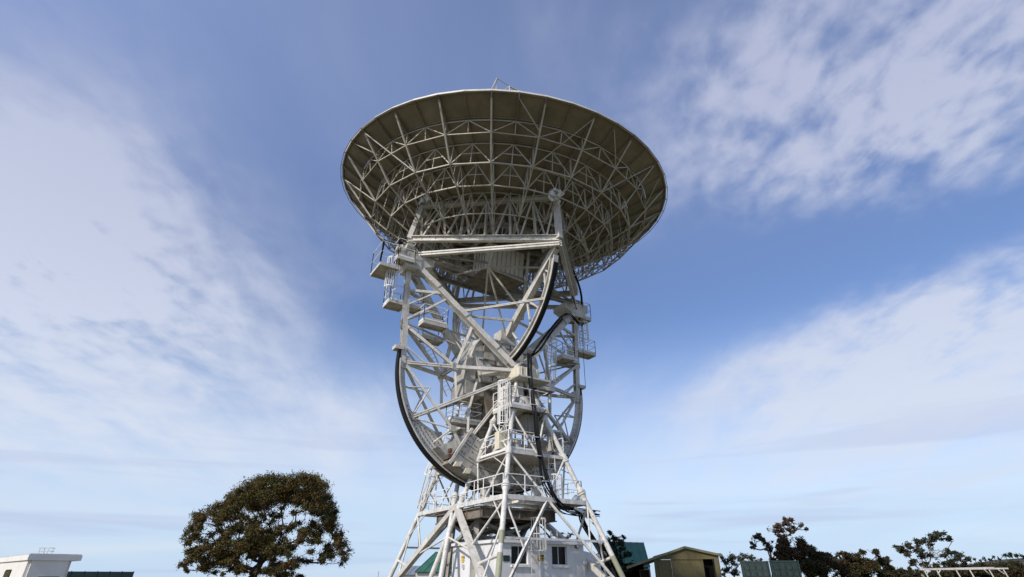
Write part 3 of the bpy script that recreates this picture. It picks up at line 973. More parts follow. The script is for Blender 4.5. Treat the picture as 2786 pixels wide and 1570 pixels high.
def ladder(p0, p1, out, w=.42, cage=None, mt='white'):
    """p0 bottom, p1 top; out = direction the climber stands"""
    p0 = Vector(p0); p1 = Vector(p1); ax = (p1-p0).normalized(); out = Vector(out).normalized(); sd_ = ax.cross(out).normalized()
    b = MB(); L = (p1-p0).length
    for k in (-1, 1): b.bar(p0+sd_*k*w/2, p1+sd_*k*w/2, .055)
    n = int(L/.3)
    for i in range(1, n): b.bar(p0+ax*i*.3-sd_*w/2, p0+ax*i*.3+sd_*w/2, .03)
    ld = b.build('ladder', mt, tele)
    if cage:
        b = MB(); z0, z1 = cage; rc = .38
        m_ = max(2, int((z1-z0)/.9))
        for i in range(m_+1):
            z = z0+(z1-z0)*i/m_; c_ = p0+ax*z
            pts = [c_+sd_*(-w/2)]+[c_+out*(.36+rc*math.sin(t)*.95)+sd_*rc*-math.cos(t) for t in [math.pi*q_/8 for q_ in range(9)]]+[c_+sd_*(w/2)]
            for q_ in range(len(pts)-1): b.bar(pts[q_], pts[q_+1], .025, .06, ax)
        for q_ in range(0, 9):
            t = math.pi*q_/8; o_ = out*(.36+rc*math.sin(t)*.95)+sd_*rc*-math.cos(t)
            b.bar(p0+ax*z0+o_, p0+ax*z1+o_, .04, .02, out)
        b.build('safety_cage', 'rail' if mt == 'white' else mt, ld)
    return ld


# main deck
b = MB()
for (a, c_) in (((-2.73, 5.41), (2.73, 5.41)), ((2.73, 5.41), (2.73, -5.41)), ((2.73, -5.41), (-2.73, -5.41)), ((-2.73, -5.41), (-2.73, 5.41))):
    b.bar(W(*a, ZD), W(*c_, ZD), .2, .24)
mdk = b.build('deck_frame', 'pipe', tele)
for s0 in (-4.0, -2.6, 2.6, 4.0): beam('deck_joist', W(-2.7, s0, ZD-.02), W(2.7, s0, ZD-.02), .12, mdk, 'white', 'ibeam', h=.2)
for u0 in (-1.4, 1.4): beam('deck_joist', W(u0, -5.3, ZD-.05), W(u0, 5.3, ZD-.05), .12, mdk, 'white', 'ibeam', h=.2)
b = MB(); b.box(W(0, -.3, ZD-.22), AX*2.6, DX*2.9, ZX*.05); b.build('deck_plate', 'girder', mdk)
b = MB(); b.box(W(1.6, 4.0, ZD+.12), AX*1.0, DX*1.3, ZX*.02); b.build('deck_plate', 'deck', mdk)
for s0 in (-2.9, -1.0, 1.0, 2.6):
    beam('deck_girder', W(-2.6, s0, ZD-.52), W(2.6, s0, ZD-.52), .3, mdk, 'girder', 'ibeam', h=.55)
for u0 in (-2.5, 2.5, 0):
    beam('deck_girder', W(u0, -3, ZD-.52), W(u0, 2.7, ZD-.52), .3, mdk, 'girder', 'ibeam', h=.55)
# railings on the deck
for (a, c_) in (((-2.6, 5.2), (-.1, 5.25)), ((-2.65, 5.1), (-2.65, .9)), ((.9, 5.2), (2.6, 5.2)), ((-2.6, -5.3), (-2.6, -1.2)), ((-2.6, -5.3), (2.6, -5.3)), ((2.6, 5.2), (2.6, 1.4)), ((2.6, -5), (2.6, -1))):
    pa = W(*a, ZD+.1); pb = W(*c_, ZD+.1); b = MB(); L = (pb-pa).length; n = max(1, round(L/1.1))
    for k in range(n+1): x = pa.lerp(pb, k/n); b.bar(x, x+ZX*1.1, .045)
    for hh in (1.1, .58): b.bar(pa+ZX*hh, pb+ZX*hh, .04)
    b.build('railing', 'rail', mdk)
# inner columns and cross braces below the deck
for u0, s0 in ((-1.9, -2.0), (1.9, -2.0), (-1.9, 1.2), (1.9, 1.2), (0, -2.4)):
    beam('inner_column', W(u0*1.15, s0*1.15, GZ), W(u0, s0, ZD-.7), .34, tele, 'grey', 'ibeam')
for a, c_ in (((-1.9, -2), (1.9, -2)), ((-1.9, 1.2), (1.9, 1.2)), ((-1.9, -2), (-1.9, 1.2)), ((1.9, -2), (1.9, 1.2)), ((0, -2.4), (1.9, 1.2)), ((-1.9, -2), (0, 1.2))):
    beam('inner_brace', W(*a, 1.6), W(*c_, ZD-.8), .18, tele, 'grey', 'box')
    beam('inner_brace', W(*c_, 1.6), W(*a, ZD-.8), .18, tele, 'grey', 'box')

# tower platforms around the near head
platform('service_platform', -1.5, 1.25, 2.0, 4.1, 8.98, th=.08, open_=(0,))
platform('service_platform', -1.95, 1.95, .6, 4.5, 6.2, th=.07, open_=(0, 2))
platform('service_platform', -1.8, .2, 3.0, 4.4, 6.32, th=.05, rail=1.05, open_=(0,))
platform('service_platform', -1.6, 1.6, -4.2, -2.2, 8.95, open_=(2,))
platform('service_platform', -3.6, -1.5, -.35, .6, 8.55, rail=1.15)
platform('service_platform', 1.1, 2.9, 1.7, 2.7, 11.0, rail=0)
platform('service_platform', .9, 2.6, -.6, .7, 8.9)
# by the upper bearings
platform('bearing_platform', -9.5, -8.25, -1.1, .75, 17.95, rail=1.6, kick=False)
platform('bearing_platform', -8.45, -7.25, .15, .95, 18.68, rail=1.35)
platform('bearing_platform', -8.3, -7.15, -1.3, -.15, 15.95, th=.1)
platform('bearing_platform', -7.1, -5.95, -1.0, -.1, 15.9, th=.1)
platform('bearing_platform', -6.3, -4.6, .3, 1.1, 14.45, th=.15)
platform('bearing_platform', -5.2, -3.6, -2.4, -1.5, 14.6, th=.1)
platform('bearing_platform', 7.45, 8.7, -.5, .4, 18.6, rail=1.3)
platform('bearing_platform', 7.3, 9.5, -1.2, -.25, 15.9, th=.1)
platform('bearing_platform', 4.7, 5.8, .3, 1.5, 14.2, rail=.9)
platform('bearing_platform', 5.8, 7.2, -.9, .3, 14.6, rail=.9)
# shrouded motors by the left bearing
for (u0, s0, z0, a) in ((-7.9, .5, 19.2, .28), (-8.2, .3, 19.7, .2), (-7.6, .6, 19.9, .22)):
    b = MB(); b.box(W(u0, s0, z0), AX*a, DX*a, ZX*a*.8); b.build('limit_switch_box', 'plate', tele)

# ladders
ladder(W(-8.35, -.2, 16.0), W(-8.35, -.2, 18.9), -AX*.3+DX, cage=(.7, 2.9))
lt_, lb_ = onplane(1369, 1044, s=3.3), onplane(1369, 1200, s=3.3)
ladder(W((lt_-C0).dot(AX), 3.3, lb_.z-CAMZ), W((lt_-C0).dot(AX), 3.3, lt_.z-CAMZ), DX-AX*.4, cage=(.9, (lt_.z-lb_.z)), mt='rail')
ladder(W(1.0, 4.55, 1.7), W(1.0, 4.55, 2.2), DX)
ladder(onplane(1448, 1490, s=4.45), onplane(1448, 1490, s=4.45)+ZX*.01+ZX*.6, DX)
ladder(W(4.1, .2, 11.9), W(4.5, .2, 16.0), DX, cage=(.5, 3.8))
ladder(W(8.4, -.6, 16.0), W(8.2, -.4, 18.6), DX, cage=(.8, 2.4))
ladder(W(-3.1, -4.4, 4.0), W(-1.9, -3.2, 8.6), DX*.6-AX, cage=(2.0, 4.6))
ladder(W(-2.9, -5.0, 3.9), W(-2.7, -4.2, 6.4), DX*.6-AX)
ladder(W(-4.9, -1.6, 14.2), W(-2.6, -2.1, 11.0), DX, w=.5)
ladder(W(-.6, -4.2, 14.8), W(-.6, -4.2, 18.9), DX, cage=(.4, 4.0))
# hooped rail rising from the deck to the lower platform
ladder(W(.9, 4.7, ZD-.3), W(.9, 4.7, 6.2), DX*.9-AX*.1, cage=(.2, 1.7))

# ---------------- cables
def cable(pts, r=.045, k=8, mt='rubber'):
    return tubeobj('cable', spline(pts, k), r, mt, tele, 6)


rr = random.Random(5)
trunk_pts = [W(.35, 3.4, 12.8), W(.13, 3.8, 11.0), W(-.1, 4.4, 9.1), W(-.12, 4.7, 7.1), W(-.1, 4.95, 6.0), W(-.02, 5.3, 4.6), W(.3, 5.5, 3.75), W(.95, 5.4, 3.3), W(1.7, 5.0, 3.2), W(3.1, 4.4, 3.25), W(4.7, 3.9, 3.3)]
for i in range(12):
    o1 = Vector((rr.uniform(-.17, .17), rr.uniform(-.1, .1), rr.uniform(-.17, .17)))
    cable([p+o1*(1+.25*math.sin(j*1.3+i))*(1.3 if j > 4 else .8)+AX*rr.uniform(-.04, .04)*j*.4 for j, p in enumerate(trunk_pts)], rr.choice((.02, .028, .04)))
for i in (2, 3, 4, 5):
    p = trunk_pts[i]; b = MB(); b.box(p, AX*.24, DX*.13, ZX*.025); b.build('cable_clamp', 'galv', tele)
# cables dropping off the tray down the right leg
for i in range(5):
    o1 = Vector((rr.uniform(-.15, .15), rr.uniform(-.1, .1), 0))
    cable([W(3.5, 3.9, 3.3)+o1, W(3.3, 4.4, 2.6)+o1, W(3.7, 5.2, 1.2)+o1, W(4.1, 5.9, -.4)+o1, W(4.3, 6.2, GZ)+o1], .05)
for i in range(3):
    o1 = Vector((rr.uniform(-.05, .05), rr.uniform(-.05, .05), 0))
    cable([W(1.3, 1.5, 3.0)+o1, W(2.6, 1.2, 2.6)+o1, W(3.4, 1.0, 1.9)+o1, W(3.45, 1.0, 1.3)+o1], .04)
# cable tray with hoops
b = MB()
for u0, s0, s1 in ((0, 0, 0),):
    a = W(1.9, 5.35, 3.35); c_ = W(5.0, 3.35, 3.15)
    for o1 in (DX*.0, DX*.0+AX*.0+Vector((0, .55, 0))):
        b.bar(a+o1, c_+o1, .05, .14)
    for k in range(16): p = a.lerp(c_, k/15); b.bar(p, p+Vector((0, .55, 0)), .03)
b.build('cable_tray', 'galv', tele)
b = MB()
for k in range(11):
    t = math.pi*k/10; a = W(3.6, 3.9, ZD+.05)+(W(2.1, 4.9, ZD)-W(3.6, 3.9, ZD))*k/10; hgt = .12+.38*math.sin(t)
    b.bar(a, a+ZX*hgt, .03); b.bar(a+Vector((.3, .5, 0)), a+Vector((.3, .5, 0))+ZX*hgt, .03)
    if k: b.bar(prev_, a+ZX*hgt, .03); b.bar(prev_+Vector((.3, .5, 0)), a+Vector((.3, .5, 0))+ZX*hgt, .03)
    prev_ = a+ZX*hgt
b.build('cable_guide', 'galv', tele)
# drape along right arm and bearing
for i in range(4):
    o1 = Vector((rr.uniform(-.16, .16), rr.uniform(-.16, .16), rr.uniform(-.14, .14)))
    cable([W(.7, 2.9, 12.9)+o1, W(2.6, 2.2, 15.2)+o1, W(4.6, 1.5, 17.4)+o1, W(5.8, 1.15, 18.1)+o1, W(7.0, .9, 17.6)+o1, W(7.6, .6, 18.0)+o1], .03)
for i in range(3):
    o1 = Vector((rr.uniform(-.1, .1), rr.uniform(-.1, .1), 0))
    cable([W(7.4, .5, 18.2)+o1, W(7.6, .7, 19.6)+o1, W(7.3, .9, 21)+o1, W(6.6, .8, 23)+o1], .05)
    cable([W(.6, 3.0, 12.7)+o1, W(1.4, 3.2, 13.4)+o1, W(3.0, 2.6, 15.4)+o1, W(4.8, 1.6, 17.2)+o1], .04)
# left bearing cables
cable([onplane(1046, 652, s=-.2), onplane(1041, 680, s=-.1), onplane(1036, 715, s=0), onplane(1060, 728, s=.2), onplane(1085, 735, s=.2)], .07)
cable([onplane(1048, 655, s=-.2), onplane(1065, 661, s=-.2), onplane(1085, 662, s=0), onplane(1092, 652, s=.1)], .07)
cable([onplane(1143, 548, s=0), onplane(1132, 580, s=0), onplane(1118, 620, s=0), onplane(1103, 648, s=0), onplane(1088, 668, s=0)], .055)
cable([onplane(1150, 548, s=0), onplane(1137, 585, s=0), onplane(1122, 625, s=0), onplane(1112, 650, s=0)], .04)
cable([W(.8, 1.5, 9.3), W(1.2, 3.5, 8.9), W(.2, 4.5, 8.2), W(.9, 4.3, 9.0)], .03)
cable([onplane(1500, 1240, s=1.5), onplane(1507, 1232, s=1.5), onplane(1530, 1234, s=1), onplane(1545, 1240, s=.6)], .05)
cable([onplane(1506, 1236, s=1.5), onplane(1504, 1262, s=1.6), onplane(1494, 1278, s=1.7), onplane(1484, 1276, s=1.7)], .04)
cable([onplane(1520, 690, s=7.2), onplane(1532, 740, s=4.5), onplane(1555, 800, s=2), onplane(1572, 850, s=.5)], .04)

# electrical boxes on the lower platform
b = MB(); b.box(W(2.0, 3.6, 7.35), AX*.38, DX*.3, ZX*.62); ebx = b.build('equipment_cabinet', 'plate', tele)
b = MB(); b.box(W(1.95, 3.93, 7.35), AX*.28, DX*.02, ZX*.5); b.build('vent_grille', 'bolt', ebx)
for (u0, s0, z0, a, c_, d_, mt) in ((-1.1, 3.0, 9.75, .35, .3, .65, 'cream'), (-1.75, 3.4, 6.95, .3, .25, .5, 'cream'), (.4, 2.2, 9.9, .4, .3, .7, 'dark'), (1.3, 3.0, 7.0, .3, .3, .4, 'grey'),
                                    (.8, 2.9, 8.3, .8, .5, .5, 'grey'), (1.1, 2.4, 9.8, .5, .3, .5, 'grey')):
    b = MB(); b.box(W(u0, s0, z0), AX*a, DX*c_, ZX*d_); b.build('equipment_cabinet', mt, tele)

for ts in (1, -1):
    for sg in (-1, 1):
        beam('lacing', T(leg_near(sg, 5.2), ts), T(leg_near(sg, 6.15), ts).lerp(T(leg_in(sg, 6.15), ts), .5), .06, tele, 'pipe', 'tube')
        beam('lacing', T(leg_near(sg, 7.3), ts), T(leg_in(sg, 7.3), ts), .07, tele, 'pipe', 'tube')
        beam('lacing', T(leg_near(sg, 2.3), ts), W(sg*2.73, ts*4.2, ZD), .07, tele, 'pipe', 'tube')
        beam('lacing', T(leg_in(sg, 1.2), ts), T(leg_in(sg, 1.2), -ts), .08, tele, 'pipe', 'tube')
        beam('lacing', W(sg*1.2, ts*2.2, 9.0), W(sg*.2, ts*2.6, 11.0), .06, tele, 'pipe', 'tube')
        beam('lacing', W(sg*7.3, 0, 13.2), W(sg*5.6, ts*.5, H2), .09, tele, 'white', 'angle')
        beam('lacing', W(sg*7.3, 0, 15.7), W(sg*5.4, ts*.9, 16.9), .08, tele, 'white', 'angle')
        beam('lacing', W(sg*2.2, ts*1.7, 14.2), W(sg*3.8, ts*.98, H2), .10, tele, 'white', 'angle')
    beam('lacing', T(leg_near(-1, 7.3), ts), T(leg_near(1, 7.3), ts), .07, tele, 'pipe', 'tube')
    beam('lacing', T(leg_near(-1, 5.0), ts), W(-.9, ts*5.3, ZD), .06, tele, 'pipe', 'tube')
rr = random.Random(31)
for i, (p0, p1, w_) in enumerate(((W(-.9, 2.4, 6.4), W(-.7, 2.5, 10.9), .1), (W(-.5, 2.2, 6.4), W(-.4, 2.3, 9.0), .14), (W(1.2, 2.6, 4.0), W(1.1, 2.6, 8.9), .1), (W(.6, 1.2, 4.0), W(.6, 1.3, 8.9), .12),
        (W(-1.2, .6, 4.0), W(-1.0, .8, 8.6), .1), (W(.2, 3.6, 6.4), W(.2, 3.4, 8.9), .08), (W(1.5, 3.2, 6.4), W(1.2, 3.0, 11.0), .08), (W(-.2, -2.6, 4.0), W(0, -2.6, 9.0), .2))):
    beam('conduit', p0, p1, w_, tele, 'grey' if i % 2 else 'white', 'tube')
for p, a, h_ in ((W(-.6, 3.2, 6.75), .32, .4), (W(.5, 3.4, 6.65), .25, .3), (W(-1.2, 2.0, 6.7), .3, .35), (W(.9, 1.6, 6.8), .35, .45), (W(-1.5, 1.2, 4.2), .3, .35), (W(.4, 3.8, 4.1), .3, .3), (W(.9, 3.4, 9.4), .22, .3)):
    b = MB(); b.tube([p-ZX*h_, p+ZX*h_], a, 14); b.tube([p+ZX*h_, p+ZX*(h_+.06)], a*1.12, 14); b.build('drive_motor', 'plate', tele)
for u_, s_, z_ in ((-1.9, 3.3, 7.3), (1.85, 2.4, 7.3), (-1.3, 2.6, 10.0), (1.1, 2.4, 10.2)):
    beam('diagonal_tie', W(u_, s_, z_-.9), W(u_*.4, s_*.7, z_+1.0), .07, tele, 'white', 'angle')
beam('side_wire', W(7.6, .4, 12.6), W(7.62, .4, 18.0), .04, tele, 'rubber', 'tube')

# ---------------- feed quadripod: its head shows above the rim
FH = 0.0
def seen(px, py, e_):
    """point of the sight line that lies in the dish plane e = const"""
    d_ = pxdir(px, py); o_ = Vector((0, 0, CAMZ)); t_ = (DO+EE*e_-o_).dot(EE)/d_.dot(EE); return o_+d_*t_
head = seen(1352, 213, .3); hu = (head-DO).dot(AX); hn = (head-DO).dot(NN)
h2_ = seen(1386, 235, .3)
for (px, py), e_ in (((1334, 250), 2.2), ((1344, 252), -1.5), ((1349, 251), 1.2)):
    p_ = seen(px, py, e_); beam('feed_leg', p_+(p_-head)*1.2, head, .085, tele, 'white', 'tube')
for (px, py), e_, w_ in (((1368, 249), 1.4, .09), ((1386, 252), 2.0, .09), ((1419, 251), .4, .13), ((1404, 250), -1.0, .08)):
    p_ = seen(px, py, e_); beam('feed_leg', p_+(p_-h2_)*1.0, h2_, w_, tele, 'white', 'tube')
beam('feed_stay', head, h2_, .075, tele, 'white', 'tube')
hn -= 1.5
b = MB(); fc = DO+AX*hu+EE*.2+NN*(hn-2.2); b.tube([fc-NN*.8, fc+NN*.3], .45, 16); b.build('feed_horn_housing', 'white', tele)
# ------------------------------------------------------------------ control house
hx0, hx1, hy0, hy1 = -2.4, 3.2, -.75, 4.35
house = thing('control_house', 'small white rendered control house under the telescope tower', 'building', W(.4, .5, GZ))
wt = .18; zt = 1.55
def wallbox(parent, a, c_, z0, z1, mt='rend', t=wt, name='wall'):
    a = W(*a, 0); c_ = W(*c_, 0); b = MB(); d_ = (c_-a).normalized(); n_ = d_.cross(ZX)
    b.box((a+c_)/2+ZX*((z0+z1)/2), d_*(c_-a).length/2, n_*t/2, ZX*(z1-z0)/2); return b.build(name, mt, parent)
# window face (s = hy1): openings
wins = [(onplane(1391, 1485, s=hy1), onplane(1437, 1535, s=hy1)), (onplane(1501, 1486, s=hy1), onplane(1544, 1537, s=hy1))]
ow = []
for tl, br in wins:
    u0 = (tl-C0).dot(AX); u1 = (br-C0).dot(AX); ow.append((u0, u1, (br-C0).z, (tl-C0).z))
ys = hy1-wt/2
xs = [hx0+wt]+[v for w in ow for v in w[:2]]+[hx1]
for i in range(0, len(xs), 2): wallbox(house, (xs[i], ys), (xs[i+1], ys), GZ, zt)
for u0, u1, z0, z1 in ow:
    wallbox(house, (u0, ys), (u1, ys), GZ, z0); wallbox(house, (u0, ys), (u1, ys), z1, zt)
    wn = wallbox(house, (u0, ys-.07), (u1, ys-.07), z0, z1, 'glass', .012, 'window')
    for a, c_ in (((u0, z0), (u1, z0)), ((u0, z1), (u1, z1)), ((u0, z0), (u0, z1)), ((u1, z0), (u1, z1)), (((u0+u1)/2, z0), ((u0+u1)/2, z1))):
        beam('window_frame', W(a[0], ys-.05, a[1]), W(c_[0], ys-.05, c_[1]), .045, wn, 'galv')
    b = MB(); b.box(W((u0+u1)/2+.02, hy1+.02, z0-.09), AX*(u1-u0+.1)/2, DX*.09, ZX*.05); b.build('window_sill', 'rend', wn)
# door face (u = hx0)
def dface(px, py):
    p = onplane(px, py, u=hx0)-C0; return p.dot(DX), p.z
d0 = dface(1297, 1493)[0]; d1 = dface(1280, 1493)[0]; dz_ = dface(1280, 1493)[1]
xw_ = hx0+wt/2
lo_, hi_ = min(d0, d1), max(d0, d1)
wallbox(house, (xw_, hy0), (xw_, lo_), GZ, zt); wallbox(house, (xw_, hi_), (xw_, hy1), GZ, zt); wallbox(house, (xw_, lo_), (xw_, hi_), dz_, zt)
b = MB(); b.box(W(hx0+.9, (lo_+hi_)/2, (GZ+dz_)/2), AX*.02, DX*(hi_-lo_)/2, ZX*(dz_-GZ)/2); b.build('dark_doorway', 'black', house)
b = MB(); b.box(W(hx0-.02, hi_+.42, (GZ+dz_)/2+.02), AX*.02, DX*.40, ZX*(dz_-GZ)/2); dr = b.build('door', 'rend', house)
wallbox(house, (hx0, hy0), (hx1, hy0), GZ, zt); wallbox(house, (hx1-wt/2, hy0), (hx1-wt/2, hy1-wt), GZ, zt)
b = MB(); b.box(W((hx0+hx1)/2, (hy0+hy1)/2, zt+.06), AX*((hx1-hx0)/2+.12), DX*((hy1-hy0)/2+.12), ZX*.07); b.build('roof_slab', 'rend', house)
b = MB(); b.box(W((hx0+hx1)/2, (hy0+hy1)/2, zt+.15), AX*((hx1-hx0)/2+.05), DX*((hy1-hy0)/2+.05), ZX*.02); b.build('roof_sheet', 'greyroof', house)
# signs and fittings
def facebox(px, py, w, h, mt, name, parent, face='s', t=.02, off=.02):
    if face == 's': p = onplane(px, py, s=hy1+off); b = MB(); b.box(p, AX*w/2, DX*t/2, ZX*h/2)
    else: p = onplane(px, py, u=hx0-off); b = MB(); b.box(p, DX*w/2, AX*t/2, ZX*h/2)
    return b.build(name, mt, parent)
facebox(1378, 1519, .40, .27, 'green_plate', 'wall_sign', house)
for px, py in ((1466, 1518), (1476, 1518)):
    sgn = facebox(px, py, .19, .31, 'yellow', 'warning_sign', house, off=.22)
    facebox(px, py-5.5, .15, .08, 'dark', 'sign_heading', sgn, off=.236, t=.004)
    facebox(px, py+1, .09, .07, 'dark', 'sign_symbol', sgn, off=.236, t=.004)
    for q_ in range(2): facebox(px, py+4.5+q_*2.2, .13, .012, 'dark', 'sign_text', sgn, off=.236, t=.004)
facebox(1259.5, 1521, .26, .34, 'yellow', 'warning_sign', house, 'u')
for dx_ in (-2.6, 2.6):
    facebox(1259.5+dx_, 1516, .09, .09, 'dark', 'sign_symbol', house, 'u', off=.034, t=.004)
    facebox(1259.5+dx_, 1524, .07, .02, 'dark', 'sign_text', house, 'u', off=.034, t=.004)
facebox(1260, 1541, .14, .2, 'galv', 'switch_box', house, 'u', t=.1, off=.06)
p = onplane(1569, 1487, s=hy1+.05); b = MB(); b.tube([p-DX*.05, p+DX*.09], .11, 14); lp = b.build('wall_lamp', 'bolt', house)
b = MB(); b.tube([p+DX*.09, p+DX*.12], .07, 14); b.build('lamp_lens', 'signw', lp)
# wall ladder with safety cage up to the deck
bl = onplane(1457, 1545, s=hy1+.25); u_l = (bl-C0).dot(AX)
lad = MB(); zb, ztp = GZ+.1, 2.35
for k in (-1, 1): lad.bar(W(u_l+k*.25, hy1+.25, zb), W(u_l+k*.25, hy1+.25, ztp), .045)
for i in range(1, int((ztp-zb)/.3)): lad.bar(W(u_l-.25, hy1+.25, zb+i*.3), W(u_l+.25, hy1+.25, zb+i*.3), .03)
hl = lad.build('wall_ladder', 'galv', house)
cg = MB(); zc0, zc1 = 1.17, 2.75
for z in (zc0, zc0+.8, zc1):
    pts = [W(u_l-.30, hy1+.25, z)]+[W(u_l-.42*math.cos(t), hy1+.55+.42*math.sin(t), z) for t in [math.pi*q_/8 for q_ in range(9)]]+[W(u_l+.30, hy1+.25, z)]
    for q_ in range(len(pts)-1): cg.bar(pts[q_], pts[q_+1], .02, .05)
for q_ in range(9):
    t = math.pi*q_/8; cg.bar(W(u_l-.42*math.cos(t), hy1+.55+.42*math.sin(t), zc0), W(u_l-.42*math.cos(t), hy1+.55+.42*math.sin(t), zc1), .035)
cg.build('safety_cage', 'white', hl)


# ------------------------------------------------------------------ other buildings
def at(px, py, Y):
    d_ = pxdir(px, py); t = Y/d_.y; return Vector((d_.x*t, Y, CAMZ+d_.z*t))


def sheet_ribs(parent, a, c_, up_a, up_c, n, mt, name='cladding_rib', w=.03):
    """narrow ribs from line a-c up to line up_a-up_c"""
    b = MB()
    for k in range(n+1):
        b.bar(a.lerp(c_, k/n), up_a.lerp(up_c, k/n), w, w*.8)
    o = b.build(name, mt, parent); o['kind'] = 'stuff'; return o


# left white building
lb = thing('flat_roofed_building', 'cream and white flat-roofed building with an overhanging roof slab, cut by the frame', 'building', (-24, 24, 0))
ca = at(86, 1526, 22.0)
nA = Vector((-.74, .67, 0)).normalized(); nB = Vector((.30, .954, 0)).normalized()
nB = Vector((.67, .74, 0)).normalized()
hz = at(86, 1524, 22.0).z
L1, L2 = 9.0, 1.12
P0_ = Vector((ca.x, ca.y, 0))
def quadwall(parent, p, q_, z0, z1, t, mt, name='wall'):
    d_ = (q_-p).normalized(); n_ = d_.cross(ZX); b = MB(); b.box((p+q_)/2+ZX*(z0+z1)/2, d_*(q_-p).length/2, n_*t/2, ZX*(z1-z0)/2); return b.build(name, mt, parent)
quadwall(lb, P0_, P0_+nA*L1, 0, hz, .2, 'rend2'); quadwall(lb, P0_, P0_+nB*L2, 0, hz, .2, 'rend2')
quadwall(lb, P0_+nB*L2, P0_+nB*L2+nA*L1, 0, hz, .2, 'rend2')
cc = P0_+nA*L1/2+nB*L2/2
b = MB(); b.box(Vector((cc.x, cc.y, hz+.09))+nB*.1, nA*(L1/2+.15), nB*(L2/2+.26), ZX*.09); b.build('roof_slab', 'rend2', lb)
b = MB(); b.box(Vector((cc.x, cc.y, hz+.20))+nB*.1, nA*(L1/2+.12), nB*(L2/2+.23), ZX*.018); b.build('roof_sheet', 'galv', lb)
# louvre grille
gp = P0_+nA*2.9
for k in range(12):
    p = gp-nA*.3+nA*k*.1
    b = MB(); b.box(Vector((p.x, p.y, hz-.62))-nB*.12, nA*.02, nB*.02, ZX*.3); b.build('grille_bar', 'tan', lb)
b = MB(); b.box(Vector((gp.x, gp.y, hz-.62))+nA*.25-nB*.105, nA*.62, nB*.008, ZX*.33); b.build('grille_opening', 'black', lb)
# shallow recessed door on the shaded side
fp = P0_+nB*.66-nA*.11
b = MB()
for o_, w_, h_ in ((-.3, .015, .8), (.3, .015, .8)): b.box(Vector((fp.x, fp.y, hz-.55-.8))+nB*o_, nB*w_, nA*.012, ZX*.8)
b.box(Vector((fp.x, fp.y, hz-.54)), nB*.31, nA*.012, ZX*.015); b.build('door_frame', 'greyroof', lb)
# small antenna frame on the roof
anp = at(122, 1508, 23.4); ant = thing('roof_antenna_frame', 'small metal antenna frame standing on the flat roof at far left', 'antenna', (anp.x, anp.y, hz+.22))
b = MB(); bz = hz+.22; ax_ = Vector((1, .1, 0)).normalized(); ay_ = Vector((-.1, 1, 0))
for i in (-1, 1):
    for j in (-1, 1):
        b.bar(Vector((anp.x, anp.y, bz))+ax_*i*.14+ay_*j*.14, Vector((anp.x, anp.y, bz+.24))+ax_*i*.17+ay_*j*.14, .018)
b.build('stand', 'galv', ant)
b = MB()
for z in (.13, .24):
    for j in (-1, 1): b.bar(Vector((anp.x, anp.y, bz+z))-ax_*.22+ay_*j*.14, Vector((anp.x, anp.y, bz+z))+ax_*.22+ay_*j*.14, .018)
    for i in (-1, 1): b.bar(Vector((anp.x, anp.y, bz+z))+ax_*i*.2-ay_*.14, Vector((anp.x, anp.y, bz+z))+ax_*i*.2+ay_*.14, .018)
b.build('element_bars', 'galv', ant)


def gable(name, label, pts, mt_wall, mt_roof, ribs=14):
    """pts: eaves front-left, eaves front-right, ridge left, ridge right, depth vector; a roof slope facing the camera"""
    pass


def roofed(name, label, eL, eR, rL, rR, wall, roof, depth=None):
    """shed seen on its long side: front eaves eL-eR, ridge rL-rR (world points); back slope mirrored"""
    t = thing(name, label, 'building', ((eL.x+eR.x)/2, (eL.y+eR.y)/2, 0))
    bL = rL+(rL-eL)*1.0; bL.z = eL.z; bR = rR+(rR-eR)*1.0; bR.z = eR.z
    for a, c_, d_, e_ in ((eL, eR, rR, rL), (bL, bR, rR, rL)):
        n_ = (c_-a).cross(d_-a).normalized(); n_ = n_ if n_.z > 0 else -n_
        b = MB(); b.prism([a, c_, d_, e_], n_*.06); sl = b.build('roof_slope', roof, t)
        k = max(4, int((c_-a).length/.75)); b = MB()
        for i in range(k+1): b.bar(a.lerp(c_, i/k)+n_*.07, e_.lerp(d_, i/k)+n_*.07, .05, .05, n_)
        o = b.build('roof_ribs', roof, sl); o['kind'] = 'stuff'
    ins = .25
    def g0(p): return Vector((p.x, p.y, 0))
    quadwall(t, g0(eL.lerp(rL, .05)), g0(eR.lerp(rR, .05)), 0, eL.z-.02, .12, wall)
    quadwall(t, g0(bL.lerp(rL, .05)), g0(bR.lerp(rR, .05)), 0, eL.z-.02, .12, wall)
    for (e_, r_, b_, s_) in ((eL, rL, bL, 1), (eR, rR, bR, -1)):
        d_ = (eR-eL).normalized()*s_*.15
        b = MB(); b.prism([g0(e_.lerp(r_, .06))+d_, g0(b_.lerp(r_, .06))+d_, b_.lerp(r_, .06)+d_-ZX*.03, r_+d_-ZX*.06, e_.lerp(r_, .06)+d_-ZX*.03], (eR-eL).normalized()*s_*.1); b.build('gable_wall', wall, t)
    return t


def alongrow(px0, py0, Y0, px1, py1, Y1): return at(px0, py0, Y0), at(px1, py1, Y1)


# dark green low shed behind the white building
e0, e1 = at(150, 1566, 40), at(361, 1566, 44); r0, r1 = at(158, 1555, 42.5), at(363, 1560, 46.5)
r1.z = r0.z = at(260, 1557.5, 44.5).z; e0.z = e1.z = r0.z-.55
roofed('low_green_shed', 'low dark green roofed shed beside the white flat-roofed building', e0, e1, r0, r1, 'dgreen', 'dgreen')
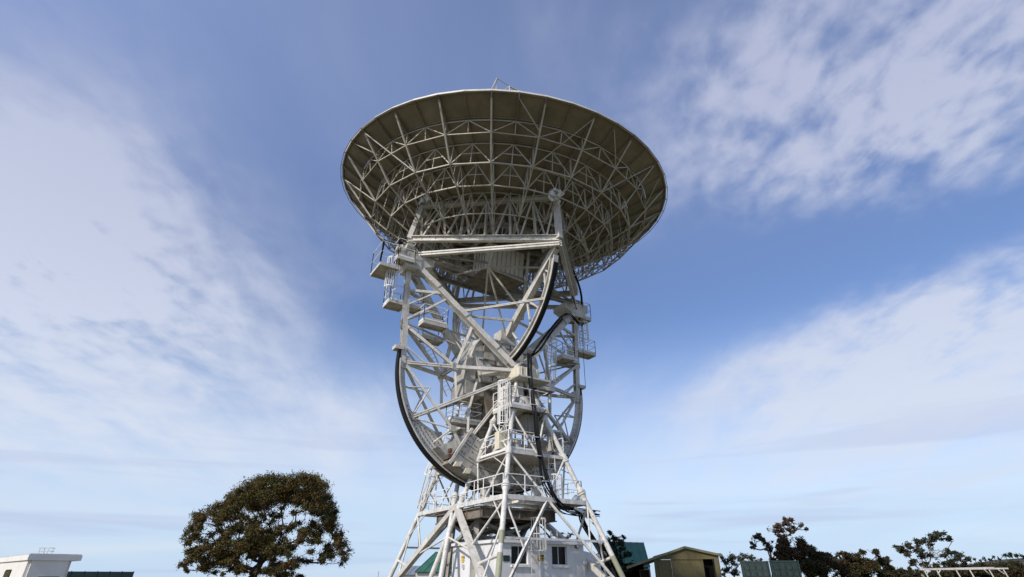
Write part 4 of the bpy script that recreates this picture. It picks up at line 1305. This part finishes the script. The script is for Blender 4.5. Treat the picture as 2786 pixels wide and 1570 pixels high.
# green roof building through the tower's left legs
e0, e1 = at(1128, 1568, 58), at(1330, 1568, 60); r0, r1 = at(1186, 1504, 64), at(1345, 1501, 66)
e0.z = e1.z = 1.9; r0.z = r1.z = at(1186, 1503, 64).z
roofed('green_roofed_hall', 'green roofed hall seen through the left tower legs', e0, e1, r0, r1, 'rend2', 'groof')
e0, e1 = at(1090, 1569, 70), at(1180, 1569, 71); r0, r1 = at(1118, 1541, 75), at(1190, 1541, 76)
e0.z = e1.z = 1.7; r0.z = r1.z = at(1118, 1541, 75).z
roofed('grey_roofed_hut', 'grey roofed hut left of the green roofed hall', e0, e1, r0, r1, 'rend2', 'greyroof')
# green building at right, gable seen on its right
e0, e1 = at(1660, 1568, 56), at(1770, 1560, 58); r0, r1 = at(1640, 1478, 61), at(1750, 1477, 63)
e0.z = e1.z = 2.3; r0.z = r1.z = at(1750, 1477.5, 63).z
roofed('green_roofed_barn', 'green roofed barn behind the dark pine, right of the telescope', e0, e1, r0, r1, 'rend2', 'groof')

# annex and dark door by the control house
an = thing('lean_to_annex', 'grey-white lean-to annex on the right of the control house', 'building', W(4.4, 1.2, GZ))
pA = at(1584, 1511, 33.4); pB = at(1629, 1510, 34.6)
b = MB(); b.prism([Vector((pA.x, pA.y, 0)), Vector((pB.x, pB.y, 0)), Vector((pB.x, pB.y, pB.z)), Vector((pA.x, pA.y, pA.z+.25))], Vector((.4, 2.2, 0))); b.build('wall', 'rend', an)
b = MB(); p = at(1591, 1530, 33.3); b.tube([p, p-Vector((0, .12, 0))], .11, 12); b.build('round_vent', 'galv', an)

# khaki shed
SY = 47.0
ks = thing('khaki_shed', 'khaki sheet-metal gable shed with a dark open bay and sliding doors', 'shed', (at(1860, 1560, SY).x, SY, 0))
def ksP(px, py, dy=0.0): p = at(px, py, SY); return p+Vector((0, dy, 0))
ridge = ksP(1861, 1489); eR_ = ksP(1962, 1511); eM = ksP(1781, 1513.5); eL_ = ksP(1704, 1545)
DEP = Vector((2.7, 10, 0))
g_ = lambda p: Vector((p.x, p.y, 0))
xl, xr = ksP(1782, 1550).x, ksP(1958, 1550).x
ol, orr = ksP(1914, 1550).x, ksP(1947, 1550).x
ztop = ksP(1861, 1521).z
def kbox(x0, x1, z0, z1, mt, name, dy=0.0, t=.1, parent=ks):
    b = MB(); b.box(Vector(((x0+x1)/2, SY+dy, (z0+z1)/2)), Vector(((x1-x0)/2, 0, 0)), Vector((0, t/2, 0)), ZX*(z1-z0)/2); return b.build(name, mt, parent)
b = MB(); b.prism([Vector((xl, SY, ztop)), Vector((xr, SY, ztop)), Vector((xr, SY, eR_.z)), Vector((ridge.x, SY, ridge.z)), Vector((xl, SY, eM.z))], Vector((0, .1, 0))); gw = b.build('gable_wall', 'tan', ks)
kbox(xl, xl+.32, 0, ztop, 'tan', 'wall'); kbox(orr, xr, 0, ztop, 'tan', 'wall')
midx = ksP(1827, 1550).x
sdL = kbox(xl+.33, midx, 0, ztop-.06, 'tan', 'sliding_door', -.09, .06); sdR = kbox(midx, ol, 0, ztop+.03, 'tan', 'sliding_door', -.17, .06)
for s_, x0, x1, z1, dy in ((sdL, xl+.33, midx, ztop-.06, -.125), (sdR, midx, ol, ztop+.03, -.205)):
    n = int((x1-x0)/.2)
    b = MB()
    for k in range(1, n): b.box(Vector((x0+(x1-x0)*k/n, SY+dy, z1/2)), Vector((.012, 0, 0)), Vector((0, .008, 0)), ZX*(z1/2-.02))
    o = b.build('door_corrugation', 'tan', s_); o['kind'] = 'stuff'
kbox(xl+.3, ol, ztop-.04, ztop+.03, 'tan', 'door_track', -.24, .05)
kbox(xl+.30, xl+.36, 0, ztop, 'tan', 'corner_trim', -.10, .06)
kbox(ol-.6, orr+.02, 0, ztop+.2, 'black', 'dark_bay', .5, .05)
for a, c_ in ((ridge, eR_), (ridge, eL_)):
    d_ = (c_-a).normalized(); n_ = Vector((-d_.z, 0, d_.x)); n_ = n_ if n_.z > 0 else -n_
    a2 = a+Vector((0, -.15, 0)); c2_ = c_+Vector((0, -.15, 0))
    b = MB(); b.prism([a2+n_*.02, c2_+n_*.02, c2_+DEP+n_*.02, a2+DEP+n_*.02], n_*.05); b.build('roof_slope', 'tantrim', ks)
    b = MB(); b.bar(a2, c2_, .05, .16, n_); b.build('barge_board', 'tantrim', ks)
b = MB(); b.prism([Vector((xr, SY, 0)), Vector((xr, SY, eR_.z-.05)), Vector((xr, SY, eR_.z-.05))+DEP, Vector((xr, SY, 0))+DEP], Vector((.08, 0, 0))); b.build('side_wall', 'tan', ks)
# open bay at left of the shed
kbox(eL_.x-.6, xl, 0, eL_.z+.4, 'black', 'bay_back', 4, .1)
kbox(ksP(1749, 1552).x, ksP(1775, 1552).x, 0, ksP(1760, 1551).z, 'dark', 'bay_crate', 1.4, .3)
for x in (1749, 1774): kbox(ksP(x, 1552).x-.03, ksP(x, 1552).x+.03, 0, ksP(1760, 1550).z, 'rust', 'bay_post', 1.1, .06)
kbox(ksP(1749, 1552).x, ksP(1774, 1552).x, ksP(1760, 1552).z, ksP(1760, 1550).z, 'rust', 'bay_rail', 1.1, .06)


# shipping containers
def container(px0, px1, pyT, Y, mt, label):
    pa, pb = at(px0, pyT, Y), at(px1, pyT, Y)
    w = pb.x-pa.x; h = pa.z; t = thing('shipping_container', label, 'container', ((pa.x+pb.x)/2, Y, 0), 'shipping containers by the scrub')
    def cb(x0, x1, z0, z1, dy, th, name, parent=t, m_=mt):
        b = MB(); b.box(Vector(((x0+x1)/2, Y+dy, (z0+z1)/2)), Vector(((x1-x0)/2, 0, 0)), Vector((0, th/2, 0)), ZX*(z1-z0)/2); return b.build(name, m_, parent)
    b = MB(); sk = Vector((pb.x/Y*6, 6, 0)); b.prism([Vector((pa.x+.02, Y+.04, .05)), Vector((pb.x-.02, Y+.04, .05)), Vector((pb.x-.02, Y+.04, h-.03)), Vector((pa.x+.02, Y+.04, h-.03))], sk); b.build('body', mt, t)
    for x in (pa.x, pb.x-.12): cb(x, x+.12, 0, h, 0, .16, 'corner_post')
    cb(pa.x+.12, pb.x-.12, h-.12, h-.002, 0, .14, 'top_rail')
    mid = (pa.x+pb.x)/2
    for x0, x1 in ((pa.x+.14, mid-.02), (mid+.02, pb.x-.14)):
        dr_ = cb(x0, x1, .1, h-.14, .0, .05, 'door')
        for k in range(5):
            z0 = .25+(h-.45)*k/5; z1 = z0+(h-.45)/5-.17
            cb(x0+.08, (x0+x1)/2-.05, z0, z1, -.06, .07, 'door_panel', dr_); cb((x0+x1)/2+.05, x1-.08, z0, z1, -.06, .07, 'door_panel', dr_)
        for f_ in (.48,):
            beam('lock_rod', (x0+(x1-x0)*f_, Y-.07, .15), (x0+(x1-x0)*f_, Y-.07, h-.1), .04, dr_, mt, 'tube')
    for x in (pa.x+.02, pb.x-.14): cb(x, x+.13, h-.1, h+.01, -.06, .16, 'corner_casting')
    return t


container(2014, 2089, 1526.5, 50, 'contl', 'pale grey-green shipping container with closed doors, nearer the khaki shed')
container(2093, 2171, 1525, 50, 'contd', 'darker green shipping container with closed doors, beside the scrub')

# white rail frame, far right
rf = thing('rail_frame', 'long white pipe rail frame on raked legs in front of the far right scrub', 'frame', (at(2620, 1560, 30).x, 30, 0))
b = MB(); b.bar(at(2503, 1549, 30), at(2704, 1545, 30), .08); b.build('top_rail', 'white', rf)
b = MB(); b.bar(at(2534, 1549, 30.6), at(2742, 1546.5, 30.6), .07); b.build('top_rail', 'white', rf)
for px in (2513, 2547, 2600, 2637, 2690, 2729):
    a = at(px, 1548.5, 30 if px in (2513, 2600, 2690) else 30.6); c_ = Vector((a.x+.42, a.y-.1, 0)); beam('leg', c_, a, .06, rf, 'white', 'tube')
for p0, p1 in (((2530, 1549), (2520, 1565)), ((2560, 1549), (2551, 1563)), ((2677, 1549), (2693, 1563)), ((2712, 1547), (2733, 1562))):
    beam('knee_brace', at(*p0, 30.3), at(*p1, 30.3), .045, rf, 'white', 'tube')
# thin pole at left of the tower
pl = thing('thin_pole', 'thin grey pole left of the telescope legs', 'pole', (at(1030, 1568, 45).x, 45, 0))
beam('shaft', (at(1030, 1568, 45).x, 45, 0), at(1030, 1554, 45), .05, pl, 'galv', 'tube')


# ------------------------------------------------------------------ trees
def leaves(clumps, nper, size, mt, parent, rng, flat=.6, name='crown', droop=.3):
    V, F = [], []
    for (c_, r, dens) in clumps:
        n = int(nper*dens*(r**1.8))
        for i in range(n):
            # shell-biased point in flattened ellipsoid, broken by noise
            while True:
                v = Vector((rng.gauss(0, 1), rng.gauss(0, 1), rng.gauss(0, 1)))
                if v.length > 1e-3: break
            v.normalize(); rad = r*min(1.12, abs(rng.gauss(0, .40))+.34*rng.random()**.5)
            v = v*rad
            p = Vector((c_.x+v.x, c_.y+v.y, c_.z+v.z*flat))
            if noise.noise(p*1.1) < -.16+.06*rng.random() or noise.noise(p*2.9+Vector((9, 3, 5))) < -.22: continue
            s_ = size*rng.uniform(.6, 1.3)
            a = Vector((rng.uniform(-1, 1), rng.uniform(-1, 1), rng.uniform(-1, 1)-droop)).normalized()
            b_ = a.cross(Vector((rng.uniform(-1, 1), rng.uniform(-1, 1), rng.uniform(-1, 1)))).normalized()
            k = len(V)
            V += [p-a*s_, p+b_*s_*.36, p+a*s_, p-b_*s_*.36]
            F.append((k, k+1, k+2, k+3))
    return mesh(name, V, F, mt, parent)


def tree(name, label, base, clumps, mt, bark, rng, nper=60, size=.16, trunk_r=.35, fork_h=None, group=None, flat=.6, wander=.35, tips=2):
    """clumps: (centre, radius, density); limbs grow from the trunk out to every clump"""
    t = thing(name, label, 'tree', base, group)
    base = Vector(base)
    nodes = [(base, trunk_r, None)]
    top = max(c_.z for c_, _, _ in clumps)
    cen = sum((c_ for c_, _, _ in clumps), Vector())/len(clumps)
    fh = fork_h or (top-base.z)*.25
    segs = []
    prev = 0
    for i in range(1, 5):
        p = base+Vector(((cen.x-base.x)*.15*i/4+rng.uniform(-.1, .1)*fh*.3, rng.uniform(-.1, .1), fh*i/4)); nodes.append((p, trunk_r*(1-.1*i), prev)); prev = len(nodes)-1
    order = sorted(clumps, key=lambda q_: (q_[0]-nodes[4][0]).length)
    use = [0]*5
    kids = {}
    for c_, r, dn in order:
        # best node: near, and roughly between trunk and clump
        best, bi = 1e9, 4
        for i in range(3, len(nodes)):
            p = nodes[i][0]; d_ = (c_-p).length
            if p.z > c_.z+r*.5: continue
            cost = d_+.45*(p-nodes[4][0]).length
            if cost < best: best, bi = cost, i
        p = nodes[bi][0]; L = (c_-p).length; n = max(2, int(L/1.1)); pi = bi
        side = Vector((rng.uniform(-1, 1), rng.uniform(-1, 1), rng.uniform(-.2, .6)))*L*.16
        for k in range(1, n+1):
            tt = k/n
            q_ = p.lerp(c_, tt)+side*math.sin(tt*math.pi)+Vector((rng.uniform(-1, 1), rng.uniform(-1, 1), rng.uniform(-1, 1)))*wander*.35*min(1, L/4)
            q_.z += -L*.08*math.sin(tt*math.pi)
            nodes.append((q_, 0, pi)); pi = len(nodes)-1
        for m_ in range(tips):
            q_ = c_+Vector((rng.uniform(-1, 1), rng.uniform(-1, 1), rng.uniform(-.3, .8)*flat))*r*.8; nodes.append((q_, 0, pi))
    # pipe model radii
    leafcount = [0]*len(nodes); child = [0]*len(nodes)
    for i in range(1, len(nodes)): child[nodes[i][2]] += 1
    for i in range(len(nodes)-1, 0, -1):
        if child[i] == 0: leafcount[i] += 1
        leafcount[nodes[i][2]] += leafcount[i]
    tot = max(1, leafcount[0]); rad = [trunk_r*max(.0, (lc/tot))**.6+.012 for lc in leafcount]
    tr = MB()
    for i in range(1, len(nodes)):
        j = nodes[i][2]; r_ = rad[i]
        tr.tube([nodes[j][0], nodes[i][0]], [min(rad[j], r_*1.35), r_], 5 if r_ < .08 else 8)
    tk = tr.build('trunk', bark, t, smooth=True)
    leaves(clumps, nper, size, mt, t, rng, flat)
    return t


# the big gum at left
TY = 70.0
rng = random.Random(11)
def cpt(px, py, dy=0.0): return at(px, py, TY+dy)
sc_ = 1/ (FPX/ (TY*math.cos(PITCH)+0))   # metres per px, about
cl_ = []
dome = [(552, 1405, 20), (575, 1385, 20), (540, 1432, 16), (600, 1372, 20), (628, 1352, 22), (650, 1335, 22), (680, 1318, 24), (705, 1302, 20), (735, 1300, 24), (765, 1302, 24), (795, 1300, 24), (825, 1302, 24), (850, 1310, 22), (872, 1322, 20),
        (665, 1350, 24), (700, 1335, 28), (740, 1330, 28), (780, 1332, 28), (820, 1335, 26), (850, 1345, 24), (610, 1395, 20), (640, 1378, 22), (885, 1352, 18), (893, 1375, 18), (905, 1392, 16), (872, 1372, 20), (890, 1410, 18), (860, 1395, 14),
        (690, 1365, 22), (725, 1362, 22), (770, 1358, 20), (810, 1360, 18), (840, 1372, 18), (905, 1418, 14), (900, 1432, 16), (915, 1448, 18), (935, 1458, 16), (925, 1480, 16), (940, 1500, 14), (905, 1500, 14), (880, 1512, 12), (895, 1480, 14), (935, 1514, 10),
        (532, 1452, 13), (540, 1472, 13), (520, 1492, 13), (545, 1498, 12), (525, 1520, 14), (505, 1530, 11), (552, 1520, 12), (575, 1480, 12), (590, 1500, 18), (605, 1520, 18), (580, 1530, 14), (600, 1475, 16), (620, 1495, 18),
        (625, 1440, 14), (650, 1430, 16), (690, 1425, 20), (670, 1452, 18), (705, 1450, 20), (690, 1475, 22), (720, 1470, 20), (655, 1480, 18), (640, 1510, 14), (735, 1490, 18), (700, 1500, 16), (760, 1480, 14), (775, 1500, 14), (790, 1488, 12), (745, 1530, 14), (765, 1545, 13), (780, 1530, 10), (760, 1515, 10),
        (765, 1435, 14), (800, 1425, 10), (835, 1445, 16), (850, 1460, 14), (860, 1430, 12), (820, 1470, 10), (870, 1470, 12), (730, 1560, 12), (760, 1562, 14), (790, 1558, 12), (810, 1566, 10), (605, 1560, 8), (480+25, 1545, 8)]
for px, py, r in dome:
    dz_ = abs(px-720)/230.0
    span = 6.5*math.sqrt(max(.05, 1-dz_*dz_))
    n_ = 3 if r > 15 else 2
    for q_ in range(n_):
        cl_.append((cpt(px+rng.gauss(0, 6), py+abs(rng.gauss(0, 9))-1, rng.uniform(-span, span)), r*.062*rng.uniform(.75, 1.15), 1.0))
gaps = [(800, 1400, 44, 22), (628, 1418, 30, 16), (855, 1420, 22, 14), (680, 1545, 28, 18), (835, 1500, 40, 26), (555, 1455, 14, 14), (790, 1455, 20, 16)]
nn_ = 0
while nn_ < 260:
    px, py = rng.uniform(500, 925), rng.uniform(1340, 1560)
    if ((px-705)/200)**2+((py-1470)/125)**2 > 1: continue
    if any(((px-a)/c)**2+((py-b_)/d_)**2 < 1 for a, b_, c, d_ in gaps) and rng.random() < .7: continue
    nn_ += 1
    cl_.append((cpt(px, py, rng.uniform(-4.5, 4.5)), rng.uniform(.4, .9), .8))
gb = at(690, 1568, TY); gb = Vector((gb.x, TY, 0))
tree('gum_tree', 'large spreading gum tree with a domed brown-green crown, left of the telescope', gb, cl_, 'gum', 'bark', rng, nper=1050, size=.125, trunk_r=.5, fork_h=2.2, flat=.72, tips=3, wander=.6)

# dark conifer behind the right leg
rng = random.Random(4); cl_ = []; TYc = 50.0
for px, py, r in ((1662, 1452, 7), (1672, 1465, 9), (1650, 1470, 14), (1665, 1485, 14), (1685, 1478, 10), (1695, 1462, 6), (1640, 1492, 16), (1670, 1505, 18), (1692, 1492, 10), (1706, 1510, 10), (1650, 1525, 20), (1680, 1530, 18), (1715, 1532, 9), (1640, 1550, 20), (1675, 1555, 20), (1705, 1550, 12), (1620, 1520, 14), (1620, 1550, 14)):
    for q_ in range(2): cl_.append((at(px+rng.uniform(-4, 4), py+rng.uniform(-4, 4), TYc+rng.uniform(-1.8, 1.8)), r*.037, 1.4))
p = at(1665, 1568, TYc); tree('pine_tree', 'dark green conifer behind the right tower leg', (p.x, TYc, 0), cl_, 'pine', 'bark', rng, nper=700, size=.12, trunk_r=.25, flat=.8)

# bare winter bush seen under the deck
rng = random.Random(9); cl_ = []
for q_ in range(16): cl_.append((at(rng.uniform(1490, 1560), rng.uniform(1452, 1478), 62+rng.uniform(-1, 1)), .5, .14))
p = at(1520, 1568, 62); tree('bare_tree', 'sparse twiggy tree glimpsed between house roof and deck', (p.x, 62, 0), cl_, 'olivegreen', 'bark', rng, nper=80, size=.09, trunk_r=.15, tips=5)


def simple_tree(name, label, spots, Yt, mt, bark, seed, nper=260, size=.16, tr=.22, group=None, basepx=None, flat=.75, rscale=1.0, tips=2):
    rng = random.Random(seed); cl_ = []
    k = Yt*.93/FPX
    for px, py, r in spots:
        for q_ in range(5 if r > 10 else 4):
            cl_.append((at(px+rng.gauss(0, .55)*r, py+rng.gauss(0, .5)*r, Yt+rng.uniform(-1, 1)*r*k*1.5), r*k*rscale*rng.uniform(.65, 1.1), 1.1))
    bp = at(basepx or sum(s_[0] for s_ in spots)/len(spots), 1568, Yt)
    return tree(name, label, (bp.x, Yt, 0), cl_, mt, bark, rng, nper=nper*5.2*(60/Yt)**2, size=size*.8*Yt/60, trunk_r=tr*.5, group=group, flat=flat, tips=tips)


simple_tree('gum_tree', 'grey-green gum right behind the khaki shed', [(1962, 1510, 8), (1970, 1525, 9), (1990, 1522, 11), (2005, 1518, 9), (1975, 1545, 10), (1998, 1540, 10), (2000, 1560, 12), (1972, 1562, 10), (2020, 1530, 6)], 75, 'olivegreen', 'barkpale', 21, nper=90)
simple_tree('gum_tree', 'thin gum with loose feathery crown, second right of the khaki shed', [(2030, 1515, 9), (2045, 1520, 8), (2015, 1518, 8), (2055, 1528, 7), (2070, 1524, 6)], 78, 'olivegreen', 'barkpale', 22, nper=90)
simple_tree('gum_tree', 'small reddish gum leaning left over the containers', [(2050, 1470, 9), (2062, 1462, 9), (2075, 1470, 9), (2058, 1480, 9), (2080, 1485, 8), (2092, 1478, 7), (2100, 1490, 8), (2048, 1490, 6)], 66, 'gumr', 'barkpale', 23, nper=190, basepx=2105)
simple_tree('gum_tree', 'tall reddish gum with umbrella crown behind the darker container', [(2118, 1452, 8), (2145, 1430, 10), (2160, 1440, 8), (2110, 1440, 9), (2122, 1430, 10), (2138, 1422, 10), (2152, 1420, 10), (2165, 1428, 9), (2130, 1445, 9), (2148, 1440, 8), (2180, 1432, 8), (2192, 1440, 6), (2135, 1458, 6)], 68, 'gumr', 'barkpale', 24, nper=180, basepx=2170)
simple_tree('gum_tree', 'dense rusty brown gum directly behind the containers', [(2118, 1480, 12), (2140, 1475, 13), (2160, 1468, 13), (2178, 1480, 15), (2125, 1500, 15), (2150, 1500, 18), (2180, 1505, 18), (2200, 1500, 12), (2110, 1515, 10), (2140, 1525, 15), (2170, 1530, 16), (2200, 1530, 18)], 64, 'gumr', 'barkpale', 25, nper=620)
# scrub masses falling to the right
simple_tree('gum_tree', 'brown-green thicket tree right of the containers', [(2210, 1510, 16), (2230, 1518, 16), (2250, 1515, 14), (2205, 1540, 20), (2235, 1545, 20), (2262, 1540, 18), (2200, 1562, 16), (2240, 1565, 16)], 62, 'hedge', 'bark', 26, nper=620)
simple_tree('gum_tree', 'low dark scrub tree with tufted top between thicket and skyline gap', [(2280, 1528, 14), (2305, 1518, 13), (2330, 1512, 12), (2350, 1505, 8), (2372, 1500, 9), (2385, 1510, 8), (2300, 1545, 18), (2335, 1540, 18), (2360, 1530, 14), (2290, 1562, 16), (2325, 1565, 16), (2365, 1558, 18)], 66, 'hedge', 'bark', 27, nper=620)
simple_tree('gum_tree', 'rounded dark bush tree at the right end of the thicket', [(2395, 1525, 12), (2412, 1528, 10), (2400, 1548, 16), (2425, 1545, 9), (2432, 1556, 10), (2410, 1564, 14), (2445, 1563, 7)], 68, 'hedge', 'bark', 28, nper=620)
simple_tree('gum_tree', 'tall open gum with two-tiered crown at right', [(2440, 1490, 9), (2455, 1495, 10), (2475, 1488, 10), (2490, 1500, 12), (2465, 1508, 11), (2500, 1478, 11), (2520, 1472, 10), (2535, 1458, 11), (2550, 1452, 11), (2565, 1458, 9), (2580, 1462, 8), (2588, 1470, 6), (2530, 1490, 12), (2510, 1510, 12), (2550, 1505, 10), (2485, 1530, 11), (2515, 1535, 10), (2475, 1550, 8), (2500, 1552, 9)], 64, 'olivegreen', 'barkpale', 29, nper=170, basepx=2510, tips=3)
simple_tree('gum_tree', 'mid-green layered gum right of the two-tiered gum', [(2570, 1510, 10), (2585, 1505, 9), (2592, 1498, 7), (2605, 1512, 10), (2622, 1508, 8), (2630, 1520, 7), (2595, 1528, 12), (2565, 1530, 11), (2625, 1535, 8), (2580, 1548, 10)], 70, 'olivegreen', 'bark', 30, nper=210)
tb = []
for i, (px, py) in enumerate(((2540, 1545), (2570, 1548), (2600, 1545), (2630, 1542), (2655, 1545), (2680, 1540), (2705, 1545), (2730, 1548), (2760, 1545), (2785, 1550), (2810, 1548), (2500, 1555), (2470, 1560))):
    simple_tree('scrub_bush', 'olive brown bush in the low scrub line behind the long white rail frame', [(px, py+4, 14), (px+10, py+14, 16), (px-10, py+14, 14)], 80, 'hedge', 'bark', 60+i, nper=420, group='scrub line behind the rail frame')
hill('hill', [(2560, 1572), (2610, 1552), (2650, 1534), (2700, 1524), (2786, 1518), (2900, 1508), (3100, 1520)], 420, 300, 'rock')
far = [(2640, 1525, 3.0), (2652, 1520, 4), (2668, 1522, 4), (2680, 1518, 5), (2695, 1520, 4), (2705, 1514, 5), (2720, 1518, 5), (2735, 1508, 7), (2752, 1505, 8), (2768, 1508, 8), (2783, 1510, 8), (2800, 1508, 8), (2625, 1528, 3)]
rng = random.Random(77)
for px, py, r in far:
    k = 560*.93/FPX; r = r*1.35
    c_ = at(px, py+r*.45, 560); t = thing('distant_tree', 'tiny dark tree on the far hill crest at the right edge', 'tree', (c_.x, 560, c_.z-r*k), 'trees along the far hill crest')
    cl_ = [(c_+Vector((rng.uniform(-.5, .5), 0, rng.uniform(-.3, .3)))*r*k, r*k*.6, 1.0) for _ in range(4)]
    leaves(cl_, 9.0, 1.3, 'pine', t, rng, .9)
    beam('trunk', (c_.x, 560, c_.z-r*k*2.2), c_, .6, t, 'bark', 'tube')
